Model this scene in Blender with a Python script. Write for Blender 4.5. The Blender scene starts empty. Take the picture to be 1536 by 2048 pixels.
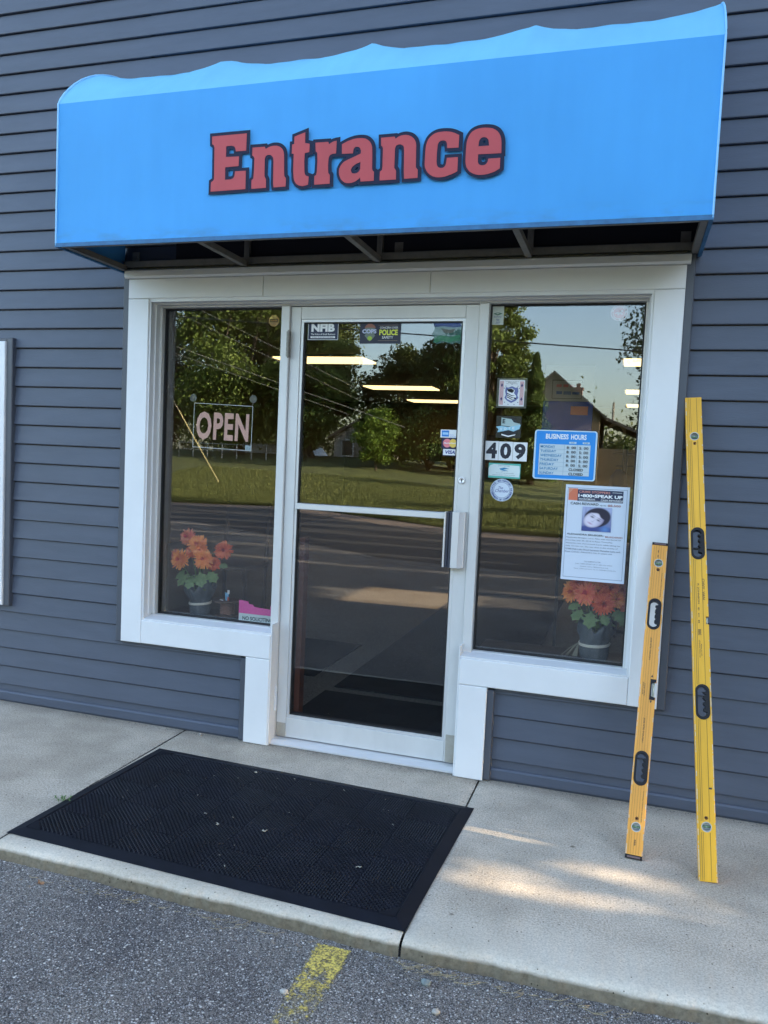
import bpy, math, random
import numpy as np
from mathutils import Vector, Matrix
random.seed(7); rng = np.random.default_rng(11)
S = bpy.context.scene; COL = S.collection
# ------------------------------------------------------------------ camera
cd = bpy.data.cameras.new('camera'); cam = bpy.data.objects.new('camera', cd); COL.objects.link(cam)
cd.sensor_fit = 'HORIZONTAL'; cd.sensor_width = 36.0; cd.lens = 36.0*1589.03/1536.0
cd.clip_start = .02; cd.clip_end = 2000
_rt = Vector((0.95409714, 0.29603113, 0.04543372)); _up = Vector((-0.06282278, 0.0494909, 0.99679684)); _fw = Vector((-0.29283434, 0.95389529, -0.06581663))
M = Matrix(((_rt.x, _up.x, -_fw.x, 1.14494), (_rt.y, _up.y, -_fw.y, -3.50295), (_rt.z, _up.z, -_fw.z, 1.42059), (0, 0, 0, 1)))
cam.matrix_world = M; S.camera = cam
# ------------------------------------------------------------------ sky, sun, exposure
SUN_EL, SUN_AZ = 16.0, 87.0          # azimuth clockwise from +Y: the sun stands low, along the shop front
w = bpy.data.worlds.new('World'); S.world = w; w.use_nodes = True
wn = w.node_tree.nodes; wl = w.node_tree.links
bg = wn['Background']; sky = wn.new('ShaderNodeTexSky'); sky.sky_type = 'NISHITA'; sky.sun_disc = False
sky.sun_elevation = math.radians(SUN_EL); sky.sun_rotation = math.radians(SUN_AZ)
sky.air_density = 1.0; sky.dust_density = 2.6; sky.ozone_density = .6; sky.altitude = 250
wl.new(sky.outputs[0], bg.inputs[0]); bg.inputs[1].default_value = .15
sl = bpy.data.lights.new('sun', 'SUN'); sl.energy = 5.0; sl.angle = math.radians(.5); sl.color = (1.0, .80, .55)
sun = bpy.data.objects.new('sun', sl); COL.objects.link(sun)
_e, _a = math.radians(SUN_EL), math.radians(SUN_AZ)
SUNV = Vector((math.cos(_e)*math.sin(_a), math.cos(_e)*math.cos(_a), math.sin(_e)))
sun.rotation_euler = SUNV.to_track_quat('Z', 'Y').to_euler()
S.view_settings.view_transform = 'Standard'; S.view_settings.look = 'None'; S.view_settings.gamma = 1
S.view_settings.exposure = 2.85
S.render.engine = 'CYCLES'
S.cycles.max_bounces = 10; S.cycles.transparent_max_bounces = 16; S.cycles.glossy_bounces = 5; S.cycles.diffuse_bounces = 4
S.cycles.caustics_reflective = False; S.cycles.caustics_refractive = False
S.cycles.sample_clamp_indirect = 6; S.cycles.use_denoising = True

# ------------------------------------------------------------------ materials
MATS = {}
def nt(m): m.use_nodes = True; return m.node_tree.nodes, m.node_tree.links
def mat(name, col, rough=.6, metal=0., noise=0., nscale=8., bump=0., bscale=60., spec=.5, col2=None, trans=0., coat=0., stretch=None):
    """Principled material; noise mixes col with col2 (or a darker col), bump adds fine relief."""
    if name in MATS: return MATS[name]
    m = bpy.data.materials.new(name); n, l = nt(m); b = n['Principled BSDF']
    b.inputs['Base Color'].default_value = (*col, 1); b.inputs['Roughness'].default_value = rough
    b.inputs['Metallic'].default_value = metal; b.inputs['Specular IOR Level'].default_value = spec
    if coat: b.inputs['Coat Weight'].default_value = coat
    tc = n.new('ShaderNodeTexCoord'); src = tc.outputs['Object']
    if stretch:
        mp = n.new('ShaderNodeMapping'); mp.inputs['Scale'].default_value = stretch; l.new(src, mp.inputs[0]); src = mp.outputs[0]
    if noise:
        t = n.new('ShaderNodeTexNoise'); t.inputs['Scale'].default_value = nscale; t.inputs['Detail'].default_value = 6
        t.inputs['Roughness'].default_value = .65; l.new(src, t.inputs['Vector'])
        r = n.new('ShaderNodeValToRGB'); c2 = col2 or tuple(c*(1-noise) for c in col)
        r.color_ramp.elements[0].position = .35; r.color_ramp.elements[0].color = (*c2, 1)
        r.color_ramp.elements[1].position = .65; r.color_ramp.elements[1].color = (*col, 1)
        l.new(t.outputs[0], r.inputs[0]); l.new(r.outputs[0], b.inputs['Base Color'])
    if bump:
        t2 = n.new('ShaderNodeTexNoise'); t2.inputs['Scale'].default_value = bscale; t2.inputs['Detail'].default_value = 4
        l.new(src, t2.inputs['Vector']); bp = n.new('ShaderNodeBump'); bp.inputs['Strength'].default_value = 1
        bp.inputs['Distance'].default_value = bump; l.new(t2.outputs[0], bp.inputs['Height']); l.new(bp.outputs[0], b.inputs['Normal'])
    if trans:
        o = n['Material Output']; tr = n.new('ShaderNodeBsdfTranslucent'); mx = n.new('ShaderNodeMixShader'); mx.inputs[0].default_value = trans
        tr.inputs[0].default_value = (*col, 1); l.new(b.outputs[0], mx.inputs[1]); l.new(tr.outputs[0], mx.inputs[2]); l.new(mx.outputs[0], o.inputs[0])
    MATS[name] = m; return m
def glassmat(name, tint, f0):
    m = bpy.data.materials.new(name); n, l = nt(m); n.remove(n['Principled BSDF']); o = n['Material Output']
    tr = n.new('ShaderNodeBsdfTransparent'); tr.inputs[0].default_value = (*tint, 1)
    gl = n.new('ShaderNodeBsdfGlossy'); gl.inputs['Roughness'].default_value = 0; gl.inputs[0].default_value = (.86, .93, 1.0, 1)
    lw = n.new('ShaderNodeLayerWeight'); lw.inputs[0].default_value = .5
    p = n.new('ShaderNodeMath'); p.operation = 'POWER'; p.inputs[1].default_value = 5; l.new(lw.outputs['Facing'], p.inputs[0])
    ma = n.new('ShaderNodeMath'); ma.operation = 'MULTIPLY_ADD'; ma.inputs[1].default_value = 1-f0; ma.inputs[2].default_value = f0; l.new(p.outputs[0], ma.inputs[0])
    mx = n.new('ShaderNodeMixShader'); l.new(ma.outputs[0], mx.inputs[0]); l.new(tr.outputs[0], mx.inputs[1]); l.new(gl.outputs[0], mx.inputs[2])
    l.new(mx.outputs[0], o.inputs[0]); 
    tc = n.new('ShaderNodeTexCoord'); t2 = n.new('ShaderNodeTexNoise'); t2.inputs['Scale'].default_value = 1.3; t2.inputs['Detail'].default_value = 1
    l.new(tc.outputs['Object'], t2.inputs['Vector']); bp = n.new('ShaderNodeBump'); bp.inputs['Distance'].default_value = .00018; l.new(t2.outputs[0], bp.inputs['Height']); l.new(bp.outputs[0], gl.inputs['Normal'])
    MATS[name] = m; return m
def emat(name, col, strength):
    m = bpy.data.materials.new(name); n, l = nt(m); b = n['Principled BSDF']
    b.inputs['Base Color'].default_value = (.8, .8, .8, 1); b.inputs['Emission Color'].default_value = (*col, 1); b.inputs['Emission Strength'].default_value = strength
    MATS[name] = m; return m

# ------------------------------------------------------------------ mesh builder
class MB:
    def __init__(s): s.v = []; s.f = []; s.mi = []; s.cur = 0
    def add(s, vs, fs):
        b = len(s.v); s.v += [tuple(v) for v in vs]; s.f += [tuple(b+i for i in f) for f in fs]; s.mi += [s.cur]*len(fs); return s
    def box(s, x0, x1, y0, y1, z0, z1):
        return s.add([(x0,y0,z0),(x1,y0,z0),(x1,y1,z0),(x0,y1,z0),(x0,y0,z1),(x1,y0,z1),(x1,y1,z1),(x0,y1,z1)],
                     [(0,3,2,1),(4,5,6,7),(0,1,5,4),(1,2,6,5),(2,3,7,6),(3,0,4,7)])
    def cbox(s, x0, x1, y0, y1, z0, z1, c=.002):
        """box with chamfered edges on the -y (front) side"""
        return s.add([(x0,y1,z0),(x1,y1,z0),(x1,y1,z1),(x0,y1,z1),(x0,y0+c,z0),(x1,y0+c,z0),(x1,y0+c,z1),(x0,y0+c,z1),
                      (x0+c,y0,z0+c),(x1-c,y0,z0+c),(x1-c,y0,z1-c),(x0+c,y0,z1-c)],
                     [(0,3,2,1),(0,1,5,4),(1,2,6,5),(2,3,7,6),(3,0,4,7),(4,5,9,8),(5,6,10,9),(6,7,11,10),(7,4,8,11),(8,9,10,11)])
    def quad(s, a, b, c, d): return s.add([a,b,c,d], [(0,1,2,3)])
    def prism(s, prof, x0, x1):
        """profile [(y,z)] swept along x, capped"""
        n = len(prof); return s.add([(x0,y,z) for y,z in prof]+[(x1,y,z) for y,z in prof],
            [tuple((i, (i+1)%n, n+(i+1)%n, n+i)) for i in range(n)]+[tuple(range(n-1,-1,-1)), tuple(range(n,2*n))])
    def poly(s, pts, y0, y1):
        """polygon [(x,z)] extruded from y0 (front) to y1 (back)"""
        n = len(pts); return s.add([(x,y0,z) for x,z in pts]+[(x,y1,z) for x,z in pts],
            [tuple(range(n)), tuple(range(2*n-1,n-1,-1))]+[(i, n+i, n+(i+1)%n, (i+1)%n) for i in range(n)])
    def tube(s, pts, r, n=8, cap=True):
        pts = [Vector(p) for p in pts]; rs = r if isinstance(r, (list, tuple)) else [r]*len(pts); rings = []
        for i, p in enumerate(pts):
            d = (pts[min(i+1, len(pts)-1)]-pts[max(i-1, 0)]).normalized()
            a = d.cross(Vector((0,0,1)) if abs(d.z) < .9 else Vector((1,0,0))).normalized(); b = d.cross(a)
            rings.append([p+(a*math.cos(2*math.pi*k/n)+b*math.sin(2*math.pi*k/n))*rs[i] for k in range(n)])
        vs = [v for rg in rings for v in rg]; fs = []
        for i in range(len(pts)-1):
            for k in range(n): fs.append((i*n+k, i*n+(k+1)%n, (i+1)*n+(k+1)%n, (i+1)*n+k))
        if cap: fs += [tuple(range(n-1,-1,-1)), tuple(range((len(pts)-1)*n, len(pts)*n))]
        return s.add(vs, fs)
    def lathe(s, prof, c=(0,0,0), n=24, fn=None):
        """profile [(r,z)] turned about z; fn(r,z,angle)->(r,z)"""
        vs = []; fs = []
        for r, z in prof:
            for k in range(n):
                a = 2*math.pi*k/n; rr, zz = fn(r, z, a) if fn else (r, z)
                vs.append((c[0]+rr*math.cos(a), c[1]+rr*math.sin(a), c[2]+zz))
        for i in range(len(prof)-1):
            for k in range(n): fs.append((i*n+k, i*n+(k+1)%n, (i+1)*n+(k+1)%n, (i+1)*n+k))
        return s.add(vs, fs)
    def disc(s, cx, y, cz, r, n=28, t=.0): # facing -y
        return s.poly([(cx+r*math.cos(2*math.pi*k/n), cz+r*math.sin(2*math.pi*k/n)) for k in range(n)], y, y+(t or .0004))
    def xf(s, m, start=0):
        s.v = s.v[:start]+[tuple(m @ Vector(v)) for v in s.v[start:]]; return s
    def build(s, name, mats, parent=None, smooth=False, kind=None, loc=None):
        me = bpy.data.meshes.new(name); me.from_pydata(s.v, [], s.f); me.validate(verbose=False)
        ms = mats if isinstance(mats, (list, tuple)) else [mats]
        for m in ms: me.materials.append(m)
        if len(ms) > 1 and len(me.polygons) == len(s.mi): me.polygons.foreach_set('material_index', s.mi)
        if smooth: me.polygons.foreach_set('use_smooth', [True]*len(me.polygons))
        me.update(); o = bpy.data.objects.new(name, me); COL.objects.link(o)
        if parent is not None: o.parent = parent
        if loc: o.location = loc
        if kind: o['kind'] = kind
        return o
def tag(o, label, cat, group=None):
    o['label'] = label; o['category'] = cat
    if group: o['group'] = group
    return o
def empty(name, label, cat, loc=(0,0,0), group=None):
    o = bpy.data.objects.new(name, None); o.empty_display_size = .1; COL.objects.link(o); o.location = loc
    return tag(o, label, cat, group)
def eval_curve(cu):
    o = bpy.data.objects.new('tmp', cu); COL.objects.link(o); bpy.context.view_layer.update()
    me = bpy.data.meshes.new_from_object(o.evaluated_get(bpy.context.evaluated_depsgraph_get()))
    vs = [tuple(v.co) for v in me.vertices]; fs = [tuple(p.vertices) for p in me.polygons]
    bpy.data.objects.remove(o); bpy.data.curves.remove(cu); bpy.data.meshes.remove(me); return vs, fs
_TC = {}
def textmesh(txt, bold=0., spacing=1.):
    key = (txt, bold, spacing)
    if key not in _TC:
        cu = bpy.data.curves.new('t', 'FONT'); cu.body = txt; cu.size = 1; cu.offset = bold; cu.space_character = spacing; cu.resolution_u = 3
        vs, fs = eval_curve(cu)
        xs = [v[0] for v in vs]; zs = [v[1] for v in vs]
        _TC[key] = (vs, fs, min(xs), max(xs), min(zs), max(zs))
    return _TC[key]
def put_text(mb, txt, x0, x1, z0, z1, y, bold=.0, rot=0., spacing=1., keep=False, slant=0.):
    """fit text into the rectangle (x0..x1, z0..z1) on the plane y, read from -y; keep: keep proportions, centred"""
    vs, fs, ax, bx, az, bz = textmesh(txt, bold, spacing)
    if bx-ax < 1e-6: return
    sx = (x1-x0)/(bx-ax); sz = (z1-z0)/(bz-az)
    if keep: sx = sz = min(sx, sz)
    cx, cz = (x0+x1)/2, (z0+z1)/2; mx, mz = (ax+bx)/2, (az+bz)/2; ca, sa = math.cos(rot), math.sin(rot)
    out = []
    for v in vs:
        px = (v[0]-mx)*sx + slant*(v[1]-mz)*sz; pz = (v[1]-mz)*sz
        out.append((cx+px*ca-pz*sa, y, cz+px*sa+pz*ca))
    mb.add(out, fs)
def holed(outer, holes, depth, bev=0.):
    """flat shape with holes as a solid: curve fill; local x,z plane, centred on y=0"""
    cu = bpy.data.curves.new('c', 'CURVE'); cu.dimensions = '2D'; cu.fill_mode = 'BOTH'; cu.extrude = depth/2
    if bev: cu.bevel_depth = bev; cu.bevel_resolution = 1
    for lp in [outer]+holes:
        sp = cu.splines.new('POLY'); sp.points.add(len(lp)-1); sp.use_cyclic_u = True
        for i, (x, z) in enumerate(lp): sp.points[i].co = (x, z, 0, 1)
    vs, fs = eval_curve(cu); return [(v[0], -v[2], v[1]) for v in vs], fs
GLYPHS={
'E':[(-0.5887,2.7169),(-0.4304,2.7177),(-0.4308,2.6493),(-0.4774,2.6491),(-0.48,2.6617),(-0.4862,2.6699),(-0.4967,2.6733),(-0.522,2.673),(-0.522,2.6299),(-0.4624,2.6286),(-0.4631,2.5902),(-0.5235,2.589),(-0.5231,2.5385),(-0.4977,2.5386),(-0.486,2.5423),(-0.4803,2.5511),(-0.478,2.5698),(-0.4293,2.5694),(-0.4286,2.4961),(-0.5879,2.4943),(-0.5877,2.5325),(-0.5773,2.538),(-0.5736,2.5448),(-0.576,2.6723),(-0.5793,2.6804),(-0.5876,2.6857)],
'n':[(-0.4024,2.6589),(-0.348,2.659),(-0.3433,2.6497),(-0.3292,2.6564),(-0.3192,2.659),(-0.3092,2.6601),(-0.2948,2.6591),(-0.2861,2.6565),(-0.2788,2.6529),(-0.2714,2.6465),(-0.2669,2.6406),(-0.2637,2.6327),(-0.2613,2.6224),(-0.2588,2.561),(-0.257,2.5379),(-0.2495,2.5285),(-0.2496,2.4965),(-0.3026,2.4956),(-0.3053,2.5125),(-0.3068,2.5998),(-0.308,2.6089),(-0.3109,2.616),(-0.3192,2.6237),(-0.3251,2.6256),(-0.3308,2.6258),(-0.338,2.6239),(-0.3427,2.6196),(-0.3461,2.6101),(-0.345,2.5431),(-0.3371,2.5285),(-0.3367,2.4962),(-0.4015,2.4951),(-0.4022,2.5297),(-0.3942,2.5357),(-0.3924,2.564),(-0.392,2.6157),(-0.3961,2.6237),(-0.4021,2.6272)],
't':[(-0.1727,2.7027),(-0.1718,2.661),(-0.152,2.6566),(-0.1521,2.6244),(-0.1715,2.6219),(-0.1725,2.5903),(-0.1698,2.5471),(-0.1675,2.5394),(-0.1636,2.5341),(-0.1508,2.5295),(-0.1523,2.4979),(-0.1718,2.4939),(-0.1887,2.4944),(-0.1772,2.4938),(-0.1914,2.4971),(-0.2001,2.5014),(-0.206,2.5068),(-0.2114,2.5148),(-0.2152,2.5252),(-0.2189,2.5585),(-0.2192,2.6221),(-0.2278,2.6232),(-0.2278,2.6595),(-0.2185,2.6601),(-0.2186,2.6892)],
'r':[(-0.1271,2.6591),(-0.0731,2.6585),(-0.0694,2.6488),(-0.0565,2.6566),(-0.0471,2.6592),(-0.0375,2.6602),(-0.0381,2.6116),(-0.0545,2.6107),(-0.0613,2.6082),(-0.0658,2.6035),(-0.0689,2.5937),(-0.07,2.5687),(-0.0679,2.5384),(-0.0606,2.5304),(-0.06,2.4965),(-0.1257,2.4964),(-0.1263,2.5298),(-0.1189,2.5339),(-0.1167,2.5464),(-0.1156,2.5867),(-0.1179,2.6195),(-0.1248,2.625)],
'a':[(-0.015,2.6449),(0.0089,2.6556),(0.033,2.6618),(0.0477,2.6632),(0.0598,2.6631),(0.0719,2.662),(0.0814,2.6598),(0.0901,2.6552),(0.0979,2.6493),(0.1036,2.642),(0.1079,2.6338),(0.1105,2.625),(0.1114,2.6163),(0.1135,2.5718),(0.1141,2.5422),(0.1179,2.5346),(0.1225,2.5318),(0.1231,2.4972),(0.0688,2.4974),(0.0667,2.5129),(0.0576,2.5055),(0.0484,2.5003),(0.0391,2.4966),(0.0298,2.4946),(0.0203,2.4942),(0.0107,2.495),(0.0019,2.4982),(-0.006,2.5034),(-0.0126,2.5101),(-0.0175,2.5179),(-0.0212,2.5268),(-0.023,2.5357),(-0.0231,2.5444),(-0.0219,2.5531),(-0.0176,2.5623),(-0.0117,2.57),(-0.0038,2.5769),(0.0068,2.5825),(0.0361,2.593),(0.0652,2.6047),(0.0646,2.6171),(0.0625,2.6229),(0.0588,2.6274),(0.0538,2.6302),(0.0478,2.6311),(0.0425,2.6307),(0.0385,2.6288),(0.0352,2.6248),(0.0336,2.6192),(0.0327,2.6073),(-0.0134,2.608)],
'a_hole':[(0.0653,2.5725),(0.0455,2.5651),(0.0376,2.5599),(0.0311,2.5536),(0.0279,2.5475),(0.0271,2.5414),(0.0287,2.5363),(0.0321,2.5324),(0.0376,2.53),(0.0444,2.5296),(0.0519,2.5312),(0.0577,2.5345),(0.0628,2.5397),(0.0652,2.5465)],
'n2':[(0.1458,2.6581),(0.2002,2.6585),(0.204,2.6502),(0.2159,2.6573),(0.2249,2.6603),(0.2352,2.6617),(0.2443,2.6616),(0.2534,2.6599),(0.2618,2.6569),(0.2693,2.6527),(0.276,2.6466),(0.2815,2.6397),(0.2853,2.631),(0.2876,2.6211),(0.2893,2.5702),(0.2904,2.5374),(0.2986,2.5284),(0.2988,2.498),(0.2458,2.4975),(0.2432,2.5245),(0.2407,2.6026),(0.2387,2.6173),(0.2358,2.6219),(0.2305,2.6256),(0.2252,2.6275),(0.2199,2.6278),(0.2135,2.6268),(0.2084,2.6243),(0.2052,2.6196),(0.2037,2.6124),(0.204,2.5415),(0.2116,2.5301),(0.2132,2.4969),(0.1466,2.4971),(0.1466,2.5304),(0.1548,2.536),(0.1563,2.5494),(0.1549,2.6182),(0.1519,2.6246),(0.1473,2.6273)],
'c':[(0.4533,2.6456),(0.4354,2.6548),(0.4239,2.6588),(0.4125,2.6613),(0.4012,2.6626),(0.3898,2.663),(0.3785,2.6626),(0.3672,2.6611),(0.3572,2.6578),(0.3486,2.6529),(0.3406,2.6463),(0.3341,2.6383),(0.3295,2.6278),(0.3263,2.616),(0.3252,2.6016),(0.3248,2.5848),(0.3246,2.5485),(0.3256,2.5393),(0.328,2.5314),(0.3326,2.5222),(0.3391,2.5138),(0.3477,2.5065),(0.3576,2.5006),(0.3688,2.4968),(0.3808,2.4949),(0.3934,2.4951),(0.406,2.4965),(0.4308,2.5035),(0.4528,2.5129),(0.4525,2.5654),(0.41,2.5651),(0.4084,2.548),(0.4067,2.5409),(0.404,2.5351),(0.3997,2.531),(0.3942,2.5292),(0.3879,2.5294),(0.3815,2.531),(0.3767,2.5344),(0.3734,2.5394),(0.3715,2.5467),(0.3706,2.5552),(0.3704,2.5889),(0.3721,2.6152),(0.3743,2.6218),(0.3778,2.6268),(0.384,2.6299),(0.3915,2.6306),(0.3971,2.6297),(0.4017,2.6275),(0.4055,2.6234),(0.4078,2.6175),(0.4094,2.6006),(0.4532,2.6)],
'e':[(0.6156,2.5687),(0.529,2.5699),(0.5291,2.545),(0.5305,2.539),(0.5334,2.534),(0.5393,2.5306),(0.546,2.529),(0.5526,2.5293),(0.5581,2.5313),(0.5628,2.5353),(0.5661,2.5402),(0.5679,2.5519),(0.6129,2.5518),(0.613,2.5137),(0.5937,2.5031),(0.5698,2.4963),(0.5564,2.4947),(0.5429,2.4944),(0.5313,2.4953),(0.5206,2.4981),(0.51,2.5027),(0.5003,2.5088),(0.4929,2.5169),(0.4869,2.5263),(0.4837,2.5365),(0.4821,2.548),(0.4818,2.5861),(0.4834,2.6169),(0.486,2.628),(0.4897,2.6377),(0.4954,2.647),(0.5023,2.6545),(0.5126,2.6601),(0.524,2.6635),(0.5369,2.6651),(0.5508,2.665),(0.5648,2.6635),(0.5778,2.6606),(0.5885,2.6553),(0.5979,2.6485),(0.6049,2.6391),(0.6098,2.6289),(0.6126,2.6187),(0.6141,2.6075)],
'e_hole':[(0.5287,2.599),(0.529,2.6065),(0.5296,2.6136),(0.5312,2.6205),(0.5346,2.6262),(0.5398,2.6301),(0.5465,2.6312),(0.5527,2.6305),(0.5577,2.628),(0.5623,2.6237),(0.5656,2.6181),(0.5672,2.6097),(0.5685,2.599)],
}
# ------------------------------------------------------------------ shared materials
siding_m = mat('vinyl_siding', (.073,.087,.122), .5, noise=.14, nscale=3, bump=.0006, bscale=40, stretch=(1,6,6), spec=.4)
siding_trim_m = mat('siding_trim', (.066,.075,.096), .45, noise=.1, nscale=5)
white_m = mat('painted_aluminium', (.72,.73,.745), .42, noise=.06, nscale=3, bump=.0005, bscale=9)
alu_m = mat('anodised_aluminium', (.66,.66,.655), .42, .18, noise=.10, nscale=6, stretch=(1,1,.4))
alu2_m = mat('bright_aluminium', (.72,.72,.73), .35, .4)
stain_m = mat('stained_aluminium', (.46,.44,.40), .5, .4, noise=.35, nscale=9, col2=(.34,.30,.24))
gasket_m = mat('black_gasket', (.012,.012,.014), .6)
steel_m = mat('grey_steel', (.24,.23,.21), .5, .4, noise=.2, nscale=20)
darkwall_m = mat('dark_lining', (.03,.03,.03), .9)
# glass
glass_m = glassmat('window_glass', (.955,.94,.92), .084)

# ------------------------------------------------------------------ SHOP BUILDING
shop = empty('shop_building', 'grey-blue vinyl sided shop front with white framed windows and glass door', 'building')
SP = .1016; Z0 = .0963
WX0, WX1, WTOP = -7.0, 3.45, 5.2
def siding(mb, x0, x1, z0, z1):
    if x1-x0 < .004: return
    k = math.floor((z0-Z0)/SP)
    z = Z0+k*SP
    while z < z1-1e-6:
        a, b = max(z, z0), min(z+SP, z1)
        if b-a > .0015:
            pr = lambda q: .012*max(0., min(1., (q-z)/SP))**.9
            # the lap: proud at the butt, leaning back to the top
            ya, yb = pr(a), pr(b)
            segs = [(a, ya), (b, yb)]
            if a == z and b-a > .02: segs = [(a, .0035), (a+.0022, .0004), (a+.006, 0.), (b, yb)]
            if abs(b-(z+SP)) < 1e-6: segs = segs[:-1]+[(b-.0048, pr(b-.0048)), (b-.0038, .022), (b, .022)]
            pts = segs
            for (q0, w0), (q1, w1) in zip(pts[:-1], pts[1:]):
                mb.quad((x0,w0,q0),(x1,w0,q0),(x1,w1,q1),(x0,w1,q1))
            if a == z: mb.quad((x0,.030,z),(x1,.030,z),(x1,segs[0][1],z),(x0,segs[0][1],z))
            if abs(b-(z+SP)) < 1e-6:   # panel top tucked under the next butt, leaving a dark slot
                mb.v[-1] = mb.v[-1]
        z += SP
mb = MB()
CX, CZT, CZB, LG = 1.311, 2.292, .4277, .5956       # storefront casing outline
NX = -2.062                                          # neighbouring window casing, right edge
def with_seams(mb, x0, x1, z0, z1, seams):
    """one course range, panels end at the seams and overlap there"""
    xs = [x0]+[s for s in seams if x0 < s < x1]+[x1]
    for i in range(len(xs)-1):
        b0 = len(mb.v); siding(mb, xs[i]-(0.018 if i else 0), xs[i+1], z0, z1)
        if i: mb.v[b0:] = [(x, y-.0016, z) for x, y, z in mb.v[b0:]]
zrows = []; z = Z0; k = 0
while z < WTOP:
    zrows.append((z, min(z+SP, WTOP), k)); z += SP; k += 1
seamtab = {32: [-1.222], 33: [-1.226, .95], 34: [-.228, 1.9], 31: [1.7], 35: [-2.6, .4], 36: [-1.0]}
for za, zb, k in zrows:
    sm = seamtab.get(k, [])
    if za >= CZT-1e-3 or zb > CZT+.06:
        if za < CZT:   # course cut by the casing head
            with_seams(mb, WX0, -CX-.03, za, zb, sm); with_seams(mb, CX+.03, WX1, za, zb, sm)
            siding(mb, -CX-.03, CX+.03, CZT+.04, zb)
        else: with_seams(mb, WX0, WX1, za, zb, sm)
        continue
    if za < .536 or zb > 1.975:
        if za < .536 < zb:
            siding(mb, NX+.035, -CX-.03, za, zb); siding(mb, WX0, NX+.035, za, .536)
        elif za < 1.975 < zb:
            siding(mb, NX+.035, -CX-.03, za, zb); siding(mb, WX0, NX+.035, 1.975, zb)
        elif zb <= .536 or za >= 1.975:
            siding(mb, WX0, -CX-.03, za, zb)
        else: siding(mb, NX+.035, -CX-.03, za, zb)
    else: siding(mb, NX+.035, -CX-.03, za, zb)
    siding(mb, CX+.03, WX1, za, zb)
    if za < CZB:
        b = min(zb, CZB)
        siding(mb, -CX-.03, -LG-.028, za, b); siding(mb, LG+.028, CX+.03, za, b)
for x0, x1 in ((WX0, -LG-.028), (LG+.028, WX1)):   # starter strip at the foot
    mb.quad((x0,.010,.058),(x1,.010,.058),(x1,.012,.0963),(x0,.012,.0963))
    mb.prism([(.02,.0),(.004,.0),(-.004,.012),(-.004,.050),(.002,.058),(.02,.058)], x0, x1)
o = mb.build('siding_wall', siding_m, shop)
# J channels round the openings (grey)
mb = MB()
for q in ((-CX-.036, -CX+.002, -.022, .02, CZB-.004, CZT+.03, .004), (CX-.002, CX+.034, -.022, .02, CZB-.004, CZT+.03, .004),
          (-LG-.032, -LG+.002, -.020, .02, .004, CZB-.012, .004), (LG-.002, LG+.032, -.020, .02, .004, CZB-.012, .004),
          (-CX+.002, -LG-.032, -.012, .02, CZB-.014, CZB-.001, .003), (LG+.032, CX-.002, -.012, .02, CZB-.014, CZB-.001, .003),
          (NX-.002, NX+.036, -.022, .02, .536, 1.975, .004), (-3.5, NX-.002, -.018, .02, 1.957, 1.975, .004)):
    mb = MB(); mb.cbox(*q); mb.build('channel_trim', siding_trim_m, shop)
# white casing boards with the drip cap
mb = MB(); yF, yB = -.03, .03
IN = 1.192
for x0, x1, z0, z1 in ((-CX, -.572, 2.166, 2.262), (-.570, .245, 2.166, 2.262), (.2465, CX, 2.166, 2.262),
                       (-CX, -IN, CZB, 2.1645), (IN, CX, CZB, 2.1645),
                       (-IN+.001, -.4665, CZB+.001, .548), (.4665, IN-.001, CZB+.001, .548),
                       (-LG, -.4665, .002, CZB-.0008), (LG, .4665, .002, CZB-.0008)):
    mb.cbox(min(x0,x1), max(x0,x1), yF, yB, z0, z1, .003)
mb.prism([(.03,2.318),(-.010,2.318),(-.046,2.300),(-.048,2.272),(-.040,2.2635),(.03,2.2635)], -CX-.014, CX+.014)
for sx, sz in ((-1.298,2.245),(-1.298,2.178),(1.298,2.245),(1.298,2.178),(1.262,2.19),(-1.298,.445),(1.298,.50),(1.30,.53),(-1.21,.534),(1.303,1.246),(.53,.40),(.55,.30),(.54,.03),(-.58,.03),(-.575,.395)):
    mb.disc(sx, yF-.0012, sz, .0026, 8, .002)
# returns (jamb liners) stepping back to the window frames
def ring(mb, x0, x1, z0, z1, t, y0, y1, sill=True):
    mb.box(x0, x0+t, y0, y1, z0, z1); mb.box(x1-t, x1, y0, y1, z0, z1); mb.box(x0+t, x1-t, y0, y1, z1-t, z1)
    if sill: mb.box(x0+t, x1-t, y0, y1, z0, z0+t)
mb.box(-IN, -IN+.009, -.022, .052, .549, 2.166); mb.box(IN-.009, IN, -.022, .052, .549, 2.166)
mb.box(-IN+.009, IN-.009, -.022, .052, 2.150, 2.166)
mb.box(-IN+.009, -IN+.016, .016, .052, .575, 2.150); mb.box(IN-.016, IN-.009, .016, .052, .575, 2.150)
mb.box(-IN+.016, IN-.016, .016, .052, 2.143, 2.150)
for a, b in ((-IN+.009, -.4665), (.4665, IN-.009)):   # sloping sill
    mb.add([(a,-.024,.549),(b,-.024,.549),(b,-.024,.556),(a,-.024,.556),(a,.052,.565),(b,.052,.565),(a,.052,.549),(b,.052,.549)],
           [(0,1,2,3),(3,2,5,4),(0,6,7,1),(4,5,7,6),(0,3,4,6),(1,7,5,2)])
mb.box(-.4655, -.460, -.026, .04, .004, .60); mb.box(.460, .4655, -.026, .04, .004, .60)
mb.build('window_casing', white_m, shop)
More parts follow.
